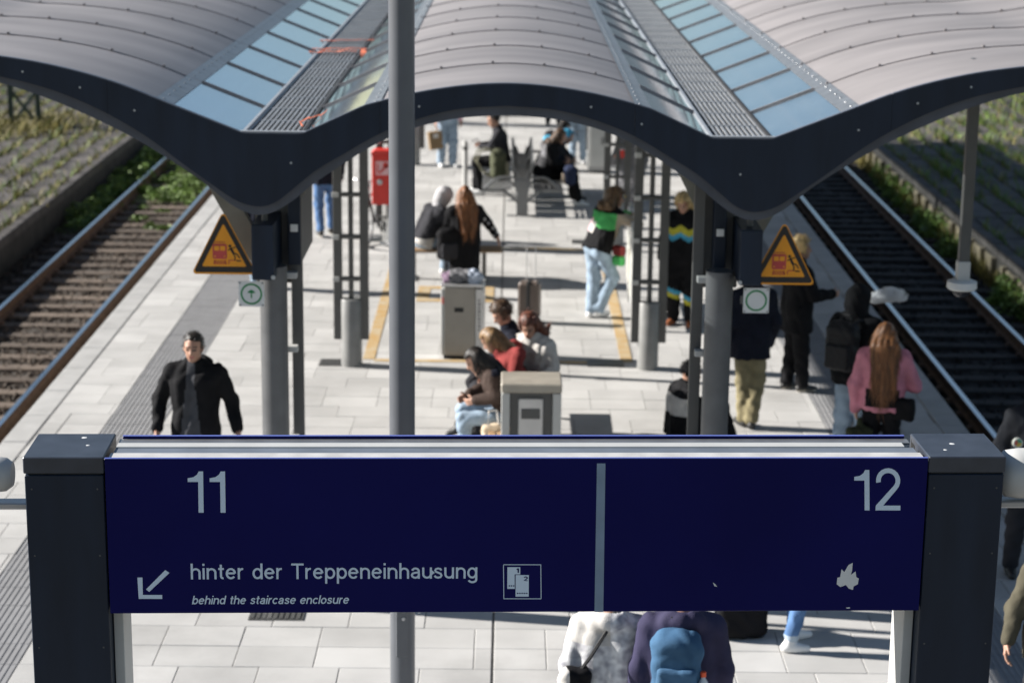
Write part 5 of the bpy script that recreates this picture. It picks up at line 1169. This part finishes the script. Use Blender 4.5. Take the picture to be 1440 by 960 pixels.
def chev(c):
    i = np.zeros(len(c), int); z = c[:, 2] - .55 * np.abs(np.abs(c[:, 0]) - .11); f = c[:, 1] > -.02; a = np.abs(c[:, 0]) > .19
    i[((z > 1.20) & (z < 1.29))] = 1; i[((z > 1.13) & (z <= 1.20))] = 2; i[(z < 1.20) & (z > 1.1) & (c[:, 1] < -.05)] = 0; return i
def chevb(c):
    i = np.zeros(len(c), int); z = c[:, 2] - .4 * (c[:, 0]); i[(z > .40) & (z < .46)] = 2; i[(z > .335) & (z <= .40)] = 1; i[c[:, 1] < -.04] = 0; return i
person((2.24, 25.55), 158, 'person with curly blond hair in black tracksuit with yellow and cyan zigzags', dict(head=(0, .07, 1.62), wrR=(.27, .05, .88), elR=(.27, -.02, 1.13)), hair='bob', hair_m=H_bl, hair_len=.0, curly=.012, head_pitch=-30, top=[BLACKC, YEL, CYAN], paint=chev, hem=-.10, top_th=.055, bottom=[BLACKC, YEL, CYAN], bpaint=chevb, leg_th=.04, shoes=OSHOE, seed=17, scale=.99)
# right-hand group
person((2.57, 20.85), 14, 'man in navy jacket and khaki trousers behind the right canopy column', dict(wrR=(.24, .10, .86), knL=(-.04, .05, .5), anL=(-.03, .04, .085), knR=(.09, .0, .5), anR=(.02, -.06, .085)), hair='short', hair_m=H_br, top=NAVY, hem=-.20, top_th=.045, bottom=KHAKI, leg_th=.03, shoes=BSHOE, seed=18, scale=1.02)
person((3.27, 22.40), -72, 'person with blond curly hair all in black holding out a hand', dict(elR=(.22, .10, 1.14), wrR=(.14, .36, 1.13), elL=(-.22, .06, 1.12), wrL=(-.12, .30, 1.08), knR=(.09, .04, .5), anR=(.10, .06, .085), anL=(-.08, -.05, .085)), hair='short', hair_m=H_bl, curly=.010, top=BLACKC, hem=-.26, top_th=.055, bottom=BLACKC, leg_th=.035, shoes=BSHOE, sole=SOLE, seed=19, scale=1.0, hood='down', head_yaw=-18)
person((3.46, 19.55), -38, 'person in black puffer with hood up breathing out vapour', dict(elR=(.25, .05, 1.13), wrR=(.16, .27, 1.18), elL=(-.26, .03, 1.12), wrL=(-.18, .20, 1.0)), hair=None, hood='up', top=BLACKC, hem=-.12, top_th=.06, puff=.8, bottom=JEANS, leg_th=.035, shoes=WSHOE, seed=20, scale=1.03, head_yaw=-15)
pack((3.29, 19.34, 1.27), -38, (.165, .10, .24), cloth('black_nylon', (.018, .018, .02), .5), 'black backpack on the hooded person in black puffer')
def vest(c): return (((c[:, 2] < 1.1) & (c[:, 2] > .93) & (np.abs(c[:, 0]) < .16) & (c[:, 1] < -.05)) * 1).astype(int)
person((3.56, 18.55), -12, 'person in pink sweater with very long auburn hair seen from behind', dict(elR=(.30, .02, 1.12), wrR=(.25, .22, 1.24), elL=(-.27, -.03, 1.12), wrL=(-.25, .02, .86), head=(0, .04, 1.60)), hair='long', hair_m=H_red, hair_len=.50, top=[PINK, BLACKC], paint=vest, hem=-.08, top_th=.042, bottom=BLACKC, shoes=BSHOE, seed=21, scale=.98, head_yaw=-10)
t = empty('shoulder_bag', (3.73, 18.42, .80), R(-30), 'black shoulder bag hanging beside the pink sweater', 'bag')
V, F = surf(lambda P: rbox(P, (0, 0, .1), (.12, .055, .11), .04) + fold(P, .006, 30), (-.16, -.1, -.05), (.16, .1, .26), .013); add_part(t, 'bag_body', V, F, BLACKC); MB().tube([(-.08, 0, .2), (-.06, .02, .45), (-.1, .06, .62)], .010, 6).build('strap', M_black, t)
t = empty('phone', (3.80, 18.78, 1.24), R(-12), 'dark phone held up by the person in pink sweater', 'phone'); t.rotation_euler.x = R(55)
MB().box(-.036, .036, -.07, .07, 0, .009, .003).build('body', M_black, t); MB().box(-.032, .032, -.065, .065, .0095, .011).build('screen', MATS['screen_glass'], t)
t = empty('carrier_bag', (3.35, 18.50, .42), R(10), 'dark green carrier bag held low beside the pink sweater', 'bag')
V, F = surf(lambda P: smin(rbox(P, (0, 0, .12), (.13, .07, .16), .05), cap(P, (0, 0, .2), (0, 0, .36), .06, .02), .05) + fold(P, .012, 34), (-.2, -.14, -.08), (.2, .14, .42), .014); add_part(t, 'bag_body', V, F, cloth('dark_green', (.035, .04, .022)))
MB().tube([(-.02, 0, .34), (0, .0, .42), (.02, 0, .34)], .007, 6).build('handle', M_black, t)
# person sitting on the ground by the right column
person((1.79, 20.15), -75, 'person with black cap in white and black jacket sitting on the ground', dict(pelvis=(0, 0, .13), chest=(0, .02, .50), neck=(0, .06, .65), head=(0, .11, .77), shR=(.18, .03, .57), shL=(-.18, .03, .57), elR=(.24, .14, .36), elL=(-.24, .14, .36), wrR=(.12, .32, .42), wrL=(-.12, .32, .42), hipR=(.09, .02, .12), hipL=(-.09, .02, .12), knR=(.12, .40, .42), knL=(-.12, .40, .42), anR=(.13, .52, .085), anL=(-.13, .52, .085)), hair='short', hair_m=BLACKC, top=[BLACKC, WHITEC], paint=lambda c: (((c[:, 2] > .36) & (c[:, 2] < .56) & (c[:, 1] < .03)) * 1).astype(int), hem=-.02, top_th=.05, bottom=BLACKC, shoes=WSHOE, head_pitch=-20, seed=22)
# right edge of the picture
person((4.45, 16.42), 186, 'person in black jacket with round badge at the right picture edge', dict(elR=(.27, -.05, 1.13), wrR=(.22, .12, .95)), hair='short', hair_m=H_dk, top=CHAR, hem=-.14, top_th=.045, bottom=CHAR, leg_th=.03, shoes=BSHOE, seed=23, scale=1.0)
t = empty('badge', (4.27, 16.235, 1.225), R(6), 'small round coloured badge on the black jacket', 'badge')
M_bd = [mat('badge_white', (.7, .68, .6), .5), mat('badge_green', (.08, .35, .2), .5), mat('badge_red', (.6, .12, .08), .5), mat('badge_yellow', (.7, .5, .08), .5)]
disc(MB(), 0, 0, .042, -.004, .03, 20).build('disc', M_bd[0], t)
for k in range(3):
    b = MB(); a0 = k * 2.09; b.plate([(0, .004)] + [(.032 * math.cos(a0 + q * 2.0 / 6), .004 + .032 * math.sin(a0 + q * 2.0 / 6)) for q in range(7)], -.006, -.0042); b.build('sector', M_bd[k + 1], t)
person((3.66, 12.62), 178, 'person in olive jacket whose arm enters at the lower right edge', dict(elR=(.27, -.02, 1.14), wrR=(.315, .04, .94), wrL=(-.25, .08, .92)), hair='short', hair_m=H_br, top=OLIVE, hem=-.14, top_th=.04, bottom=CHAR, shoes=BSHOE, seed=24)
# below the sign
M_flor = mat('cloth_floral', (.28, .28, .31), .85, scale=17, col2=(.74, .74, .74), bump=.2, bscale=120, detail=1.0)
person((.65, 11.72), -8, 'person in white grey floral jacket with hood below the sign', dict(elR=(.27, .08, 1.15), wrR=(.22, .30, 1.12)), hair='short', hair_m=H_br, top=[M_flor, WHITEC], paint=lambda c: (((c[:, 0] < .02) & (c[:, 2] > 1.32)) * 1).astype(int), hood='down', hem=-.12, top_th=.048, bottom=CHAR, shoes=WSHOE, seed=25, scale=.97, famp=.45)
t = empty('shoulder_bag', (.44, 11.55, .98), R(15), 'black shoulder bag with strap across the floral jacket', 'bag')
V, F = surf(lambda P: smin(rbox(P, (0, 0, .08), (.09, .06, .10), .04), ell(P, (-.05, 0, .10), (.06, .06, .07)), .03) + fold(P, .008, 36), (-.16, -.11, -.05), (.16, .11, .24), .012); add_part(t, 'bag_body', V, F, [BLACKC, WHITEC], lambda c: ((c[:, 0] < -.055) & (c[:, 2] > .06)).astype(int))
MB().tube([(.03, 0, .16), (.09, -.02, .26), (.17, -.035, .40), (.235, -.01, .50), (.26, .08, .535)], .012, 6).build('strap', M_black, t)
person((1.08, 11.52), -4, 'person in purple navy hooded jacket wearing a blue backpack below the sign', dict(shR=(.185, -.01, 1.405), shL=(-.185, -.01, 1.405), elR=(.25, .0, 1.14), elL=(-.25, .0, 1.14)), hair='short', hair_m=H_dk, top=PURPLE, hood='down', hem=-.14, top_th=.042, bottom=CHAR, shoes=BSHOE, seed=26, scale=1.03, famp=.7)
pack((1.03, 11.315, 1.26), -4, (.15, .10, .23), cloth('backpack_blue', (.05, .115, .205), .8), 'sky blue backpack on the purple navy jacket', cloth('backpack_blue2', (.06, .13, .225), .8))
t = empty('bottle', (1.185, 11.235, 1.08), 0, 'small bottle with orange red cap in the blue backpack side pocket', 'bottle')
smooth_edges(MB().lathe([(0, 0), (.03, 0), (.03, .13), (.014, .155), (.014, .17), (0, .17)], (0, 0, 0), 14).build('bottle_body', mat('bottle_plastic', (.45, .5, .55), .15), t)); MB().lathe([(.017, .165), (.017, .195), (0, .197)], (0, 0, 0), 12).build('cap', mat('cap_orange', (.75, .10, .03), .4), t)
person((2.20, 14.75), -80, 'person in blue jeans with turned up cuffs and white sneakers below the sign', dict(knR=(.10, .08, .5), anR=(.12, -.02, .085), knL=(-.12, .10, .5), anL=(-.14, .10, .085)), hair='long', hair_m=H_br, hair_len=.2, top=GREYC, hem=-.1, bottom=[DJEANS, cloth('cuff_pale', (.35, .42, .50))], bpaint=lambda c: (c[:, 2] < .165).astype(int), cuff=.26, shoes=WSHOE, seed=27, scale=.91)
t = empty('travel_bag', (1.86, 14.98, 0), R(8), 'large black travel bag on the ground below the sign', 'bag')
V, F = surf(lambda P: rbox(P, (0, 0, .19), (.20, .14, .19), .07) + fold(P, .010, 24), (-.28, -.22, -.02), (.28, .22, .44), .016); add_part(t, 'bag_body', V, F, BLACKC); MB().tube([(-.1, -.05, .37), (-.07, -.06, .47), (.07, -.06, .47), (.1, -.05, .37)], .012, 6).build('handle', GREYC, t)

# ------------------------------------------------------------------ vapour cloud
me = bpy.data.materials.new('vapour'); me.use_nodes = True; n = me.node_tree.nodes; l = me.node_tree.links
for q in list(n):
    if q.type != 'OUTPUT_MATERIAL': n.remove(q)
vp = n.new('ShaderNodeVolumePrincipled'); vp.inputs['Color'].default_value = (.95, .95, .96, 1); vp.inputs['Anisotropy'].default_value = 0.0
tc = n.new('ShaderNodeTexCoord'); no = n.new('ShaderNodeTexNoise'); no.inputs['Scale'].default_value = 13; no.inputs['Detail'].default_value = 5; l.new(tc.outputs['Object'], no.inputs[0])
mr = n.new('ShaderNodeMapRange'); mr.inputs[1].default_value = .36; mr.inputs[2].default_value = .74; mr.inputs[3].default_value = 0.0; mr.inputs[4].default_value = 70; l.new(no.outputs[0], mr.inputs[0]); l.new(mr.outputs[0], vp.inputs['Density']); l.new(vp.outputs[0], n['Material Output'].inputs['Volume'])
V, F = surf(lambda P: smin(smin(smin(ell(P, (.13, 0, .012), (.12, .08, .055)), ell(P, (.27, .02, .05), (.11, .09, .07)), .08), ell(P, (.37, -.01, .03), (.07, .07, .05)), .07), cap(P, (-.04, 0, 0), (.12, 0, .01), .012, .045), .06) + .9 * fold(P, .016, 46, 1.3), (-.1, -.14, -.12), (.48, .16, .18), .014)
tag(link('vapour_cloud', np_mesh('vapour_cloud', V, F, me, True), None, (3.55, 19.72, 1.665), R(8)), 'small white vapour cloud drifting right of the hooded person', kind='stuff')
